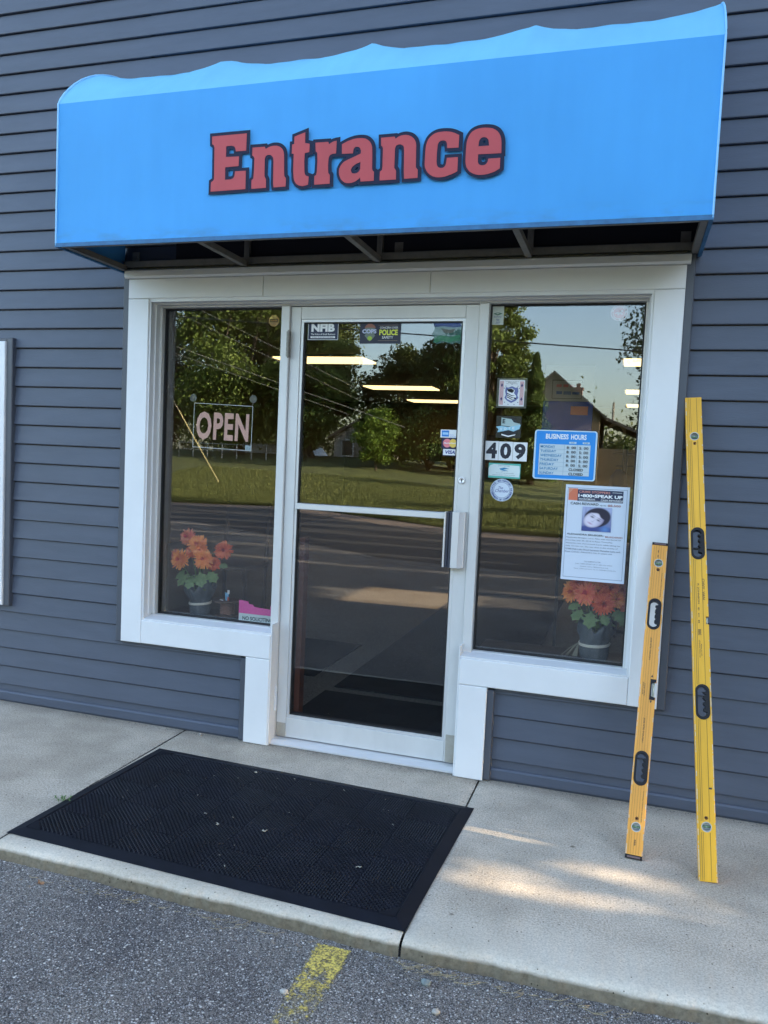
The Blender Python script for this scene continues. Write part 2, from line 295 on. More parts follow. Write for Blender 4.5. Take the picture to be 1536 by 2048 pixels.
# aluminium storefront framing: head, mullions, sills
mb = MB()
mb.cbox(-IN+.01, IN-.01, .046, .13, 2.1345, 2.158, .003)
for s in (-1, 1):
    x0, x1 = sorted((s*.459, s*.503)); mb.cbox(x0, x1, .040, .13, .004, 2.134, .003)
    x0, x1 = sorted((s*.5035, s*1.165)); mb.cbox(x0, x1, .050, .13, .552, .568, .003)
    x0, x1 = sorted((s*1.1655, s*1.182)); mb.cbox(x0, x1, .050, .13, .552, 2.134, .003)
mb.build('storefront_frame', alu_m, shop)
mb = MB(); mb.prism([(-.005,.003),(-.005,.010),(.018,.024),(.11,.024),(.11,.003)], -.4585, .4585)
mb.build('threshold', alu2_m, shop)
# two shop windows
for s in (-1, 1):
    x0, x1 = sorted((s*.5035, s*1.165)); wz0, wz1 = .568, 2.134
    mb = MB(); mb.box(x0+.006, x1-.006, .090, .0945, wz0+.006, wz1-.006)
    w_ = mb.build('shop_window', glass_m, shop)
    w_['label'] = 'tall fixed pane %s of the door' % ('left' if s < 0 else 'right')
    mb = MB(); ring(mb, x0, x1, wz0, wz1, .006, .078, .1065); mb.build('gasket', gasket_m, w_)
# ---- the glass door
DX0, DX1, DZ0, DZ1 = -.4575, .4575, .028, 2.131
GX0, GX1, GZ0, GZ1 = -.392, .382, .142, 2.060
mb = MB()
mb.cbox(DX0, GX0-.014, .055, .10, DZ0, DZ1, .002); mb.cbox(GX1+.014, DX1, .055, .10, DZ0, DZ1, .002)
mb.cbox(GX0-.0134, GX1+.0134, .0555, .10, GZ1+.012, DZ1, .002); mb.cbox(GX0-.0134, GX1+.0134, .0555, .10, DZ0, GZ0-.014, .002)
door = mb.build('door', alu_m, shop); door['label'] = 'aluminium framed glass entrance door'
mb = MB(); ring(mb, GX0-.013, GX1+.013, GZ0-.013, GZ1+.011, .012, .060, .10); mb.build('glazing_bead', alu2_m, door)
mb = MB(); ring(mb, GX0-.001, GX1+.001, GZ0-.001, GZ1-.001, .006, .066, .10); mb.build('gasket', gasket_m, door)
mb = MB(); mb.box(GX0+.004, GX1-.004, .073, .0775, GZ0+.004, GZ1-.006); mb.build('door_glass', glass_m, door)
mb = MB(); mb.cbox(DX0+.002, DX0+.05, .0535, .0549, DZ0+.002, .098, .0005); mb.build('stained_foot', stain_m, door); mb = MB(); mb.cbox(DX1-.055, DX1-.002, .0535, .0549, DZ0+.002, .16, .0005); mb.build('stained_foot', stain_m, door)
mb = MB(); mb.cbox(-.391, .352, .034, .064, 1.163, 1.1915, .003); mb.build('push_bar', alu2_m, door)
mb = MB()   # pull handle: two vertical blades
mb.cbox(.353, .361, .006, .056, .945, 1.197, .002)
mb.cbox(.391, .424, .004, .012, .944, 1.200, .002)
mb.add([(.424,.004,.944),(.424,.004,1.2),(.440,.028,1.2),(.440,.028,.944),(.424,.012,.944),(.424,.012,1.2),(.434,.030,1.2),(.434,.030,.944)],
       [(0,1,2,3)[::-1],(4,5,6,7),(0,4,7,3),(1,2,6,5)])
mb.cbox(.434, .446, .028, .0545, .944, 1.2, .002)
h = mb.build('pull_handle', alu2_m, door)
mb = MB(); mb.cbox(.3615, .3745, .012, .05, .946, 1.196, .002); mb.cbox(.378, .3905, .008, .05, .945, 1.198, .002)
mb.build('handle_inlay', mat('dark_inlay', (.045,.05,.07), .35), door)
mb = MB(); mb.lathe([(.0001,0),(.0165,0),(.0165,.004),(.012,.008),(.0115,.007),(.0001,.007)], n=24); mb.xf(Matrix.Translation((.416,.0548,1.342)) @ Matrix.Rotation(math.radians(90), 4, 'X'))
lk = mb.build('lock_cylinder', alu2_m, door, True)
mb = MB(); mb.cbox(.4145, .4175, .0462, .047, 1.333, 1.345, .0003); mb.disc(.416, .0463, 1.346, .0025, 10); mb.build('keyhole', gasket_m, door)
for z0, z1, mm in ((1.892, 2.013, steel_m), (.163, .282, white_m)):
    mb = MB(); n_ = 5
    for i in range(n_):
        a = z0+(z1-z0)*i/n_; b = z0+(z1-z0)*(i+1)/n_-.0022; mb.tube([(-.459,.034,a),(-.459,.034,b)], .0095, 12)
    mb.tube([(-.459,.034,z0-.006),(-.459,.034,z1+.006)], .0045, 8); mb.build('hinge', mm, door, False)
# neighbouring window at the far left
mb = MB(); mb.cbox(-2.16, NX-.003, -.032, .03, .540, 1.956, .003); mb.cbox(-3.5, -2.1605, -.032, .03, 1.86, 1.956, .003); mb.cbox(-3.5, -2.1605, -.032, .03, .540, .636, .003)
mb.build('side_window_casing', white_m, shop)
mb = MB(); mb.box(-3.5, -2.162, .06, .065, .637, 1.859); sw = mb.build('side_window', glass_m, shop)
mb = MB(); ring(mb, -3.5, -2.161, .6365, 1.8595, .03, .04, .09); mb.build('window_frame', white_m, sw)
# building body: lining behind the siding, roof, sides, interior room
mb = MB()
mb.box(WX0, -1.185, .02, .15, 1.975, WTOP); mb.box(1.185, WX1, .02, .15, -.3, WTOP); mb.box(-1.185, 1.185, .02, .15, 2.16, WTOP)
mb.box(-2.16, -1.185, .02, .15, -.3, 1.975); mb.box(WX0, -3.5, .02, .15, -.3, 1.975); mb.box(-3.5, -2.16, .02, .15, -.3, .60)
mb.box(-1.185, -.504, .02, .1495, -.3, .548); mb.box(.504, 1.185, .02, .1495, -.3, .548)
mb.build('wall_backing', mat('tan_plaster', (.10,.08,.055), .85, noise=.1, nscale=4), shop)
mb = MB(); mb.box(WX0, WX0+.15, .15, 15, -.3, WTOP); [mb.box(WX1-.15, WX1, *q) for q in ((.15,4.02,-.3,WTOP),(5.04,15,-.3,WTOP),(4.02,5.04,-.3,1.0),(4.02,5.04,1.46,WTOP))]; mb.box(WX0, WX1, 15, 15.15, -.3, WTOP)
mb.build('outer_wall', siding_m, shop)
mb = MB(); mb.prism([(-.35,WTOP),(15.5,WTOP),(15.5,WTOP+.1),(7.5,WTOP+1.9),(-.35,WTOP+.1)], WX0-.3, WX1+.3); mb.build('roof', mat('dark_shingle', (.05,.05,.055), .9, noise=.4, nscale=30), shop)
carpet_m = mat('grey_carpet', (.25,.235,.21), .95, noise=.55, nscale=140, col2=(.08,.077,.07))
mb = MB(); mb.box(WX0+.15, WX1-.15, .115, 15, -.1, .018); mb.build('interior_floor', carpet_m, shop)
mb = MB(); mb.box(WX0+.15, WX1-.15, .15, 15, 2.75, 2.85); mb.build('interior_ceiling', mat('ceiling_tile', (.30,.26,.20), .9), shop)
mb = MB(); mb.box(WX0+.15, WX1-.15, 14.4, 14.5, .018, 2.75); mb.box(-5.5, -5.4, .15, 14.4, .018, 2.75); mb.box(3.2, 3.2995, .15, 4.02, .018, 2.75); mb.box(3.2, 3.2995, 5.04, 14.4, .018, 2.75); mb.box(3.2, 3.2995, 4.02, 5.04, .018, 1.0); mb.box(3.2, 3.2995, 4.02, 5.04, 1.46, 2.75)
mb.build('interior_wall', mat('tan_wall', (.12,.088,.042), .85, noise=.1, nscale=3), shop)
# dark window stool inside both windows, brown jamb posts
for s in (-1, 1):
    mb = MB(); x0, x1 = sorted((s*.51, s*1.20)); mb.box(x0, x1, .110, .40, .530, .551)
    mb.build('display_shelf', mat('dark_brown_wood', (.035,.022,.016), .5, noise=.4, nscale=12), shop)
mb = MB(); mb.box(-1.20, -1.165, .112, .152, .557, 2.15); mb.build('interior_jamb', mat('brown_grey_jamb', (.10,.085,.08), .6), shop); mb = MB(); mb.box(1.165, 1.20, .112, .152, .557, 2.15); mb.build('interior_jamb', mat('brown_grey_jamb', (.10,.085,.08), .6), shop)
mb = MB(); mb.box(-.392, -.362, .106, .16, .02, 1.02); mb.build('door_stop', mat('red_brown_wood', (.09,.03,.018), .5), shop)

# ------------------------------------------------------------------ AWNING
def fabric(name, col, hem=True, tr_=.05):
    m = bpy.data.materials.new(name); n, l = nt(m); b = n['Principled BSDF']; b.inputs['Roughness'].default_value = .62; b.inputs['Specular IOR Level'].default_value = .3
    tc = n.new('ShaderNodeTexCoord')
    def nz(sc, stretch, det=5):
        mp = n.new('ShaderNodeMapping'); mp.inputs['Scale'].default_value = stretch; l.new(tc.outputs['Object'], mp.inputs[0]); t = n.new('ShaderNodeTexNoise'); t.inputs['Scale'].default_value = sc; t.inputs['Detail'].default_value = det; l.new(mp.outputs[0], t.inputs['Vector']); return t.outputs[0]
    def ramp(src, p0, c0, p1, c1):
        r = n.new('ShaderNodeValToRGB'); e = r.color_ramp.elements; e[0].position = p0; e[0].color = (*c0, 1); e[1].position = p1; e[1].color = (*c1, 1); l.new(src, r.inputs[0]); return r.outputs[0]
    def mixc(f, a, c, mode='MIX', fv=1):
        x = n.new('ShaderNodeMix'); x.data_type = 'RGBA'; x.blend_type = mode
        if f is None: x.inputs[0].default_value = fv
        else: l.new(f, x.inputs[0])
        l.new(a, x.inputs[6])
        if isinstance(c, tuple): x.inputs[7].default_value = (*c, 1)
        else: l.new(c, x.inputs[7])
        return x.outputs[2]
    c = ramp(nz(1.7, (1,1,1), 4), .3, tuple(q*.93 for q in col), .7, tuple(q*1.05 for q in col))
    c = mixc(None, c, ramp(nz(4, (4,1,.5), 6), .3, (.97,.975,.985), .7, (1.04,1.03,1.02)), 'MULTIPLY')
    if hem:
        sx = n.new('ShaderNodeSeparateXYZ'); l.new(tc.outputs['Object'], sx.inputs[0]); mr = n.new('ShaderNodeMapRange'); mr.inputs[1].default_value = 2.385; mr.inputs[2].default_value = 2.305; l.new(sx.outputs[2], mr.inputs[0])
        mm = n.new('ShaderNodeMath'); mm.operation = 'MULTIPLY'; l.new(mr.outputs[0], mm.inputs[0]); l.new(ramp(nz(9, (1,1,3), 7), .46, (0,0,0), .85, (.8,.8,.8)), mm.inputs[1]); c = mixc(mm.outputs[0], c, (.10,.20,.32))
    l.new(c, b.inputs['Base Color'])
    w1 = n.new('ShaderNodeTexWave'); w1.inputs['Scale'].default_value = 260; w1.bands_direction = 'X'; l.new(tc.outputs['Object'], w1.inputs[0]); w2 = n.new('ShaderNodeTexWave'); w2.inputs['Scale'].default_value = 260; w2.bands_direction = 'Z'; l.new(tc.outputs['Object'], w2.inputs[0])
    ad = n.new('ShaderNodeMath'); l.new(w1.outputs[1], ad.inputs[0]); l.new(w2.outputs[1], ad.inputs[1]); bp = n.new('ShaderNodeBump'); bp.inputs['Distance'].default_value = .0004; l.new(ad.outputs[0], bp.inputs['Height']); l.new(bp.outputs[0], b.inputs['Normal'])
    t_ = n.new('ShaderNodeBsdfTranslucent'); t_.inputs[0].default_value = (*col, 1); mx = n.new('ShaderNodeMixShader'); mx.inputs[0].default_value = tr_; l.new(b.outputs[0], mx.inputs[1]); l.new(t_.outputs[0], mx.inputs[2]); l.new(mx.outputs[0], n['Material Output'].inputs[0]); return m
fab_m = fabric('blue_awning_fabric', (.088,.43,.93)); skylit_top_m = fabric('skylit_awning_top', (.20,.58,.92), False, .10)  # top's lighter blue paints extra skylight into the colour; same fabric as the front
fabe_m = mat('blue_awning_edging', (.03,.15,.33), .6, noise=.3, nscale=20)
awn = empty('awning', 'bright blue fabric awning over the door lettered in red', 'awning')
AX, AY, AZ0, AZ1 = 1.362, -.50, 2.304, 2.916
prof = [(-.500,2.916),(-.488,2.939),(-.463,2.975),(-.431,3.011),(-.398,3.045),(-.348,3.088),(-.297,3.124),(-.25,3.152),(-.20,3.176),(-.15,3.196),(-.10,3.212),(-.05,3.223),(.006,3.229)]
NXS = 136; mb = MB(); rows = []
def sag(x):
    t = ((x+AX)/(2*AX)*4) % 1.0
    return (math.sin(math.pi*t)**.75)*(1+.25*math.cos(math.pi*t)) if 0 < t < 1 else 0.
vs = []; fs = []
for i in range(NXS+1):
    x = -AX+2*AX*i/NXS; s_ = sag(x) if 0 < i < NXS else 0
    for j, (y, z) in enumerate(prof):
        u = j/(len(prof)-1); q = s_*.042*math.sin(math.pi*min(1, u*1.1))**.6 if 0 < u < .9 else 0
        wob = .0015*math.sin(x*23+j)+.001*math.sin(x*51+2*j)
        vs.append((x, y+q*.75, z-q*.75+(wob if 0 < j < len(prof)-1 else 0)))
P_ = len(prof)
for i in range(NXS):
    for j in range(P_-1): fs.append((i*P_+j, (i+1)*P_+j, (i+1)*P_+j+1, i*P_+j+1))
mb.add(vs, fs)
top = mb.build('awning_top', skylit_top_m, awn, True)
mb = MB(); NZ = 16; vs = []; fs = []
for i in range(NXS+1):
    for j in range(NZ+1):
        x = -AX+2*AX*i/NXS; v = j/NZ; z = AZ0+(AZ1-AZ0)*v
        y = AY+.0018*math.sin(x*3.1+v*2)*math.sin(math.pi*v)+.003*math.sin(math.pi*v)*math.cos(x*9.2)*.4
        vs.append((x, y, z))
for i in range(NXS):
    for j in range(NZ): a = i*(NZ+1)+j; fs.append((a, a+NZ+1, a+NZ+2, a+1))
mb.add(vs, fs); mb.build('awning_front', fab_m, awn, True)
for s in (-1, 1):
    pts = [(AY, AZ0)]+[(y, z) for y, z in prof]+[(.006, AZ0+.02)]
    mb = MB(); n_ = len(pts); mb.add([(s*AX, y, z) for y, z in pts]+[(s*(AX-.0015), y, z) for y, z in pts], [tuple(range(n_)), tuple(range(2*n_-1, n_-1, -1))]); mb.build('awning_side', fab_m, awn)
# added black sheets inside the fabric and on the siding, painting the shade there
shade_m = mat('awning_shade_black', (.006,.007,.014), .9)
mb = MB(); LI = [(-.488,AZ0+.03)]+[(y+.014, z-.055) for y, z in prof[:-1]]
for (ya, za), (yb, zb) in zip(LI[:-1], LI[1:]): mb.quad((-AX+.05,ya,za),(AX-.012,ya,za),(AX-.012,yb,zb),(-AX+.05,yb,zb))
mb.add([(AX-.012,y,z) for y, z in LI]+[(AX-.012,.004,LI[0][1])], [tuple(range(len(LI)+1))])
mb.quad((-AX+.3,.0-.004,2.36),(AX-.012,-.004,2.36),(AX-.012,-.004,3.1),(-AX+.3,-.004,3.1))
mb.build('under_shade', shade_m, awn)
# piping along the end ribs and the seams over the inner ribs
for s in (-1, 1):
    mb = MB(); mb.tube([(s*(AX-.001), AY-.001, AZ0)]+[(s*(AX-.001), y-.001, z+.001) for y, z in prof], .0042, 6)
    mb.build('edge_piping', mat('pale_blue_piping', (.22,.50,.80), .5), awn)
mb = MB()
mb.box(-AX-.002, AX+.002, AY-.0045, AY+.004, AZ0-.007, AZ0+.010)
for s in (-1, 1):
    a, b = sorted((s*(AX+.002), s*(AX-.012))); mb.box(a, b, AY+.004, 0, AZ0-.006, AZ0+.030)
mb.build('bottom_hem', fabe_m, awn)
mb = MB()   # frame
mb.box(-AX+.02, AX-.02, -.030, -.001, 2.320, 2.350)
mb.box(-AX+.012, AX-.012, AY+.0045, AY+.03, AZ0-.004, AZ0+.022)
for x in (-AX+.013, AX-.038): mb.box(x, x+.025, AY+.03, -.030, AZ0, AZ0+.026)
mb.build('frame', steel_m, awn)
for x in (-.665, .0, .675):
    mb = MB(); mb.box(x-.0125, x+.0125, AY+.031, -.031, AZ0+.001, AZ0+.027); mb.build('strut', steel_m, awn)
    mb = MB(); mb.box(x-.0125, x+.0125, -.028, -.003, 2.3505, 3.17)
    mb.tube([(x, y+.02 if y < -.1 else y, z-.02) for y, z in prof[1:-1]], .010, 6); mb.build('rib', steel_m, awn)
for x in (-1.29, .085, 1.30): mb = MB(); mb.box(x-.02, x+.02, -.006, -.001, 2.352, 2.40); mb.disc(x, -.009, 2.376, .006, 8, .003); mb.build('bracket', steel_m, awn)
# lettering
red_m = mat('faded_red_vinyl', (.44,.050,.058), .5, noise=.12, nscale=5); ink_m = mat('dark_navy_vinyl', (.013,.016,.042), .6, spec=.2)
halo_m = mat('pale_blue_edge', (.18,.45,.80), .6)
def stroke(mb, loop, w, y, step):
    n = len(loop); k = 0
    for i in range(n):
        a = Vector(loop[i]); b = Vector(loop[(i+1) % n]); d = (b-a)
        if d.length < 1e-5: continue
        p = Vector((-d.y, d.x)).normalized()*w; yy = y-step*k; k += 1
        mb.add([(a.x-p.x,yy,a.y-p.y),(b.x-p.x,yy,b.y-p.y),(b.x+p.x,yy,b.y+p.y),(a.x+p.x,yy,a.y+p.y)], [(0,1,2,3)])
        # corner: sharp ones mitred, shallow ones rounded
        c = Vector(loop[(i+2) % n]); e = (c-b)
        if e.length < 1e-5: continue
        cosang = d.normalized().dot(e.normalized()); yy = y-step*k; k += 1
        if cosang < .75 and cosang > -.6:
            d1, e1 = d.normalized(), e.normalized()
            for sg in (-1, 1):
                m_ = (Vector((-d1.y, d1.x))+Vector((-e1.y, e1.x))); m_ = m_/max(m_.length_squared, .3)*2*w*sg
                q1 = b+Vector((-d1.y, d1.x))*w*sg; q2 = b+Vector((-e1.y, e1.x))*w*sg; q3 = b+m_
                mb.add([(b.x,yy,b.y),(q1.x,yy,q1.y),(q3.x,yy,q3.y),(q2.x,yy,q2.y)], [(0,1,2,3) if sg < 0 else (3,2,1,0)])
        else:
            mb.add([(b.x+w*math.cos(t*math.pi/6), yy, b.y+w*math.sin(t*math.pi/6)) for t in range(12)], [tuple(range(12))])
letters = [('E',[]),('n',[]),('t',[]),('r',[]),('a',['a_hole']),('n2',[]),('c',[]),('e',['e_hole'])]
for g, hs in letters:
    mb = MB(); lps = [GLYPHS[g]]+[GLYPHS[h] for h in hs]
    mb.cur = 1
    for lp in lps: stroke(mb, [(x+.0022, z+.0006) for x, z in lp], .0126, -.5082, 0.0000012)
    mb.cur = 2
    vs, fs = holed(lps[0], lps[1:], .0002); mb.add([(v[0], v[1]-.5095, v[2]) for v in vs], fs)
    mb.build('awning_letter', [halo_m, ink_m, red_m], awn)
# ------------------------------------------------------------------ GROUND: sidewalk slabs, asphalt, road, verge, lawn
def noise1(x, s=0): return (math.sin(x*7.1+s)+.6*math.sin(x*17.3+2*s+1)+.4*math.sin(x*41.7+3*s)+.3*math.sin(x*97+s))/2.3
def concrete():
    m = bpy.data.materials.new('concrete'); n, l = nt(m); b = n['Principled BSDF']; b.inputs['Roughness'].default_value = .88; b.inputs['Specular IOR Level'].default_value = .3
    tc = n.new('ShaderNodeTexCoord')
    def noise(sc, det=6, ro=.6):
        t = n.new('ShaderNodeTexNoise'); t.inputs['Scale'].default_value = sc; t.inputs['Detail'].default_value = det; t.inputs['Roughness'].default_value = ro; l.new(tc.outputs['Object'], t.inputs['Vector']); return t.outputs[0]
    def ramp(src, p0, c0, p1, c1):
        r = n.new('ShaderNodeValToRGB'); e = r.color_ramp.elements; e[0].position = p0; e[0].color = (*c0, 1); e[1].position = p1; e[1].color = (*c1, 1); l.new(src, r.inputs[0]); return r.outputs[0]
    def mult(a, c, f=1, mode='MULTIPLY'):
        x = n.new('ShaderNodeMix'); x.data_type = 'RGBA'; x.blend_type = mode; x.inputs[0].default_value = f; l.new(a, x.inputs[6]); l.new(c, x.inputs[7]); return x.outputs[2]
    base = ramp(noise(2.2, 8), .3, (.47,.415,.345), .7, (.61,.54,.45))
    spk = ramp(noise(150, 6, .75), .36, (.52,.51,.50), .60, (1.14,1.13,1.12)); c = mult(base, spk)
    blot = ramp(noise(9, 8, .7), .35, (.90,.895,.885), .65, (1.04,1.04,1.03)); c = mult(c, blot)
    # paler worn, more open surface along the front edge
    sx = n.new('ShaderNodeSeparateXYZ'); l.new(tc.outputs['Object'], sx.inputs[0])
    mr = n.new('ShaderNodeMapRange'); mr.inputs[1].default_value = -1.02; mr.inputs[2].default_value = -1.27; l.new(sx.outputs[1], mr.inputs[0])
    nn = noise(55, 6, .8); mm = n.new('ShaderNodeMath'); mm.operation = 'MULTIPLY'; l.new(mr.outputs[0], mm.inputs[0]); l.new(nn, mm.inputs[1])
    pale = n.new('ShaderNodeMix'); pale.data_type = 'RGBA'; l.new(mm.outputs[0], pale.inputs[0]); l.new(c, pale.inputs[6]); pale.inputs[7].default_value = (.68,.63,.53,1); c = pale.outputs[2]
    # dirty kerb face: the part of the slab below the walking surface
    mz = n.new('ShaderNodeMapRange'); mz.inputs[1].default_value = -.012; mz.inputs[2].default_value = -.022; l.new(sx.outputs[2], mz.inputs[0])
    dk = n.new('ShaderNodeMix'); dk.data_type = 'RGBA'; l.new(mz.outputs[0], dk.inputs[0]); l.new(c, dk.inputs[6])
    kc = ramp(noise(60, 6, .7), .3, (.12,.10,.07), .7, (.23,.20,.145)); l.new(kc, dk.inputs[7]); c = dk.outputs[2]
    # grime next to the wall
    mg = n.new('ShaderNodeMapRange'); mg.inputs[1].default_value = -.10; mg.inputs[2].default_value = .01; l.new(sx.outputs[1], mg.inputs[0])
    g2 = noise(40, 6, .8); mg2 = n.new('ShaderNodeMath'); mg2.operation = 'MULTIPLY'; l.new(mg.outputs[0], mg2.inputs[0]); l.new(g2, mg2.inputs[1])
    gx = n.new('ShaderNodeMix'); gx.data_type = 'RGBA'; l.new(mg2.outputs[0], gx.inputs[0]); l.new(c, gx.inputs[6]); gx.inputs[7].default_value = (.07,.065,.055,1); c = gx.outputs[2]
    # pits
    vo = n.new('ShaderNodeTexVoronoi'); vo.inputs['Scale'].default_value = 33; l.new(tc.outputs['Object'], vo.inputs['Vector'])
    pit = ramp(vo.outputs['Distance'], .07, (.22,.21,.19), .10, (1,1,1)); c = mult(c, pit)
    v2 = n.new('ShaderNodeTexVoronoi'); v2.inputs['Scale'].default_value = 4.2; l.new(tc.outputs['Object'], v2.inputs['Vector']); c = mult(c, ramp(v2.outputs['Distance'], .025, (.45,.43,.40), .045, (1,1,1))); c = mult(c, ramp(noise(1.1, 3, .5), .40, (.86,.85,.83), .55, (1,1,1)))
    l.new(c, b.inputs['Base Color'])
    bp = n.new('ShaderNodeBump'); bp.inputs['Distance'].default_value = .0022; bp.inputs['Strength'].default_value = .9; l.new(noise(150, 5, .7), bp.inputs['Height']); l.new(bp.outputs[0], b.inputs['Normal'])
    return m
conc_m = concrete()
def slab(x0, x1, front0, front1, nx):
    prof = [(.03,0,0)]+[(-.02-.115*i, 0, 0) for i in range(10)]+[(None,-.075,0),(None,-.045,0),(None,-.02,-.003),(None,-.006,-.010),(None,.002,-.022),(None,.006,-.055),(None,.010,-.12)]
    vs = []; fs = []; n = len(prof)
    for i in range(nx+1):
        t = i/nx; x = x0+(x1-x0)*t; f = front0+(front1-front0)*t+.006*noise1(x*1.3)+.0012*math.sin(x*83)*math.sin(x*31)
        rnd = .010*max(0, 1-min(t, 1-t)*(x1-x0)/.03)   # rounded joint edge
        for j, (y, a, z) in enumerate(prof):
            yy = y if y is not None else f-a
            if y is None and z < 0: yy += .0016*math.sin(x*57+j*2.1)*math.sin(x*23+j)
            zz = z-rnd*.35-(.0012*noise1(x*3+yy*5) if z == 0 else 0)
            if y is None and a <= -.045 and z == 0: zz -= .0015*abs(noise1(x*9+yy*30))
            vs.append((x, yy, zz))
    for i in range(nx):
        for j in range(n-1): a = i*n+j; fs.append((a, a+1, a+n+1, a+n))
    b = [ (i*n+j) for i in (0,) for j in range(n)]
    return vs, fs
mb = MB()
for x0, x1, f0, f1, nx in ((-5.4,-2.47,-1.27,-1.27,60),(-2.462,-.944,-1.262,-1.272,160),(-.936,.5765,-1.276,-1.300,320),(.5845,2.10,-1.302,-1.262,260),(2.108,4.4,-1.262,-1.262,60)):
    vs, fs = slab(x0, x1, f0, f1, nx); mb.add(vs, fs)
for xj in (-2.466,-.940,.5805,2.104): mb.box(xj-.004, xj+.004, -1.25, .03, -.12, -.014)
side = mb.build('sidewalk', conc_m, None, True, 'structure')

def asphalt():
    m = bpy.data.materials.new('asphalt'); n, l = nt(m); b = n['Principled BSDF']; b.inputs['Roughness'].default_value = .85; b.inputs['Specular IOR Level'].default_value = .35
    tc = n.new('ShaderNodeTexCoord')
    def vor(sc, lo, hi, thr):
        v = n.new('ShaderNodeTexVoronoi'); v.inputs['Scale'].default_value = sc; l.new(tc.outputs['Object'], v.inputs['Vector'])
        nz = n.new('ShaderNodeTexNoise'); 
        s = n.new('ShaderNodeSeparateColor'); l.new(v.outputs['Color'], s.inputs[0])
        th = n.new('ShaderNodeMath'); th.operation = 'GREATER_THAN'; th.inputs[1].default_value = thr; l.new(s.outputs[0], th.inputs[0])
        mr = n.new('ShaderNodeMapRange'); mr.inputs[1].default_value = hi; mr.inputs[2].default_value = lo; l.new(v.outputs['Distance'], mr.inputs[0])
        mm = n.new('ShaderNodeMath'); mm.operation = 'MULTIPLY'; l.new(th.outputs[0], mm.inputs[0]); l.new(mr.outputs[0], mm.inputs[1])
        m2 = n.new('ShaderNodeMath'); m2.operation = 'MULTIPLY'; m2.inputs[1].default_value = 1; l.new(mm.outputs[0], m2.inputs[0]); l.new(s.outputs[1], m2.inputs[1])
        return m2.outputs[0], mm.outputs[0], v
    bn = n.new('ShaderNodeTexNoise'); bn.inputs['Scale'].default_value = 1.6; bn.inputs['Detail'].default_value = 8; bn.inputs['Roughness'].default_value = .65; l.new(tc.outputs['Object'], bn.inputs['Vector'])
    r = n.new('ShaderNodeValToRGB'); e = r.color_ramp.elements; e[0].position = .33; e[0].color = (.075,.070,.073,1); e[1].position = .66; e[1].color = (.18,.168,.155,1); l.new(bn.outputs[0], r.inputs[0])
    fn = n.new('ShaderNodeTexNoise'); fn.inputs['Scale'].default_value = 260; fn.inputs['Detail'].default_value = 3; l.new(tc.outputs['Object'], fn.inputs['Vector'])
    fr = n.new('ShaderNodeValToRGB'); fe = fr.color_ramp.elements; fe[0].position = .38; fe[0].color = (.25,.25,.27,1); fe[1].position = .62; fe[1].color = (1.9,1.85,1.78,1); l.new(fn.outputs[0], fr.inputs[0])
    mu = n.new('ShaderNodeMix'); mu.data_type = 'RGBA'; mu.blend_type = 'MULTIPLY'; mu.inputs[0].default_value = 1; l.new(r.outputs[0], mu.inputs[6]); l.new(fr.outputs[0], mu.inputs[7]); c = mu.outputs[2]
    hs = []
    for sc, lo, hi, thr, col in ((120, .22, .40, .36, (.84,.80,.77,1)), (62, .18, .30, .66, (.95,.90,.85,1)), (210, .22, .44, .45, (.62,.60,.60,1))):
        f, h, v = vor(sc, lo, hi, thr); x = n.new('ShaderNodeMix'); x.data_type = 'RGBA'; l.new(f, x.inputs[0]); l.new(c, x.inputs[6]); x.inputs[7].default_value = col; c = x.outputs[2]; hs.append(h)
    l.new(c, b.inputs['Base Color'])
    ad = n.new('ShaderNodeMath'); ad.operation = 'ADD'; l.new(hs[0], ad.inputs[0]); l.new(hs[1], ad.inputs[1]); ad2 = n.new('ShaderNodeMath'); ad2.operation = 'ADD'; l.new(ad.outputs[0], ad2.inputs[0]); l.new(fn.outputs[0], ad2.inputs[1])
    bp = n.new('ShaderNodeBump'); bp.inputs['Distance'].default_value = .006; l.new(ad2.outputs[0], bp.inputs['Height']); l.new(bp.outputs[0], b.inputs['Normal'])
    return m
asph_m = asphalt()
ZA = -.052
mb = MB(); mb.box(-60, 60, -19.5, 15.5, -.6, ZA) if False else mb.quad((-60,-19.5,ZA),(60,-19.5,ZA),(60,15.8,ZA),(-60,15.8,ZA))
park = mb.build('parking_lot', asph_m, None, False, 'structure')
mb = MB(); mb.quad((-400,-400,-.35),(400,-400,-.35),(400,400,-.35),(-400,400,-.35))
mb.build('ground', mat('far_grass', (.055,.07,.02), .95, noise=.4, nscale=.5), None, False, 'structure')
# lawn across the road: near edge runs slantwise, rising to a crest about thirty metres off
def lawn_edge(x):
    pts = [(-60,-30),(-11.1,-15.9),(-8.0,-17.2),(-5.0,-15.4),(-2.2,-13.5),(-.2,-13.35),(4,-13.2),(60,-13)]
    for (a, ya), (b, yb) in zip(pts[:-1], pts[1:]):
        if a <= x <= b: return ya+(yb-ya)*(x-a)/(b-a)
    return -13
def crest(x): return max(.55, min(1.45, .72-(x+2)*.085))
def lawn_z(x, y):
    e = lawn_edge(x); t = max(0, min(1, (e-y)/(32+e if 32+e > 4 else 4)))
    return ZA+.01+(crest(x)-ZA)*(t**1.15)
grass_m = mat('lawn_grass', (.135,.160,.042), .95, noise=.6, nscale=2.6, col2=(.050,.066,.018), bump=.06, bscale=14)
vs = []; fs = []; NXg, NYg = 200, 46
for i in range(NXg+1):
    x = -60+95*i/NXg
    for j in range(NYg+1):
        e = lawn_edge(x); y = e-(60+e)*(j/NYg)**1.3 if 60+e > 10 else e-j*.6
        vs.append((x, y, lawn_z(x, y)+.02*noise1(x*.7+y*.9)*(min(1, j/3))))
for i in range(NXg):
    for j in range(NYg): a = i*(NYg+1)+j; fs.append((a, a+NYg+1, a+NYg+2, a+1))
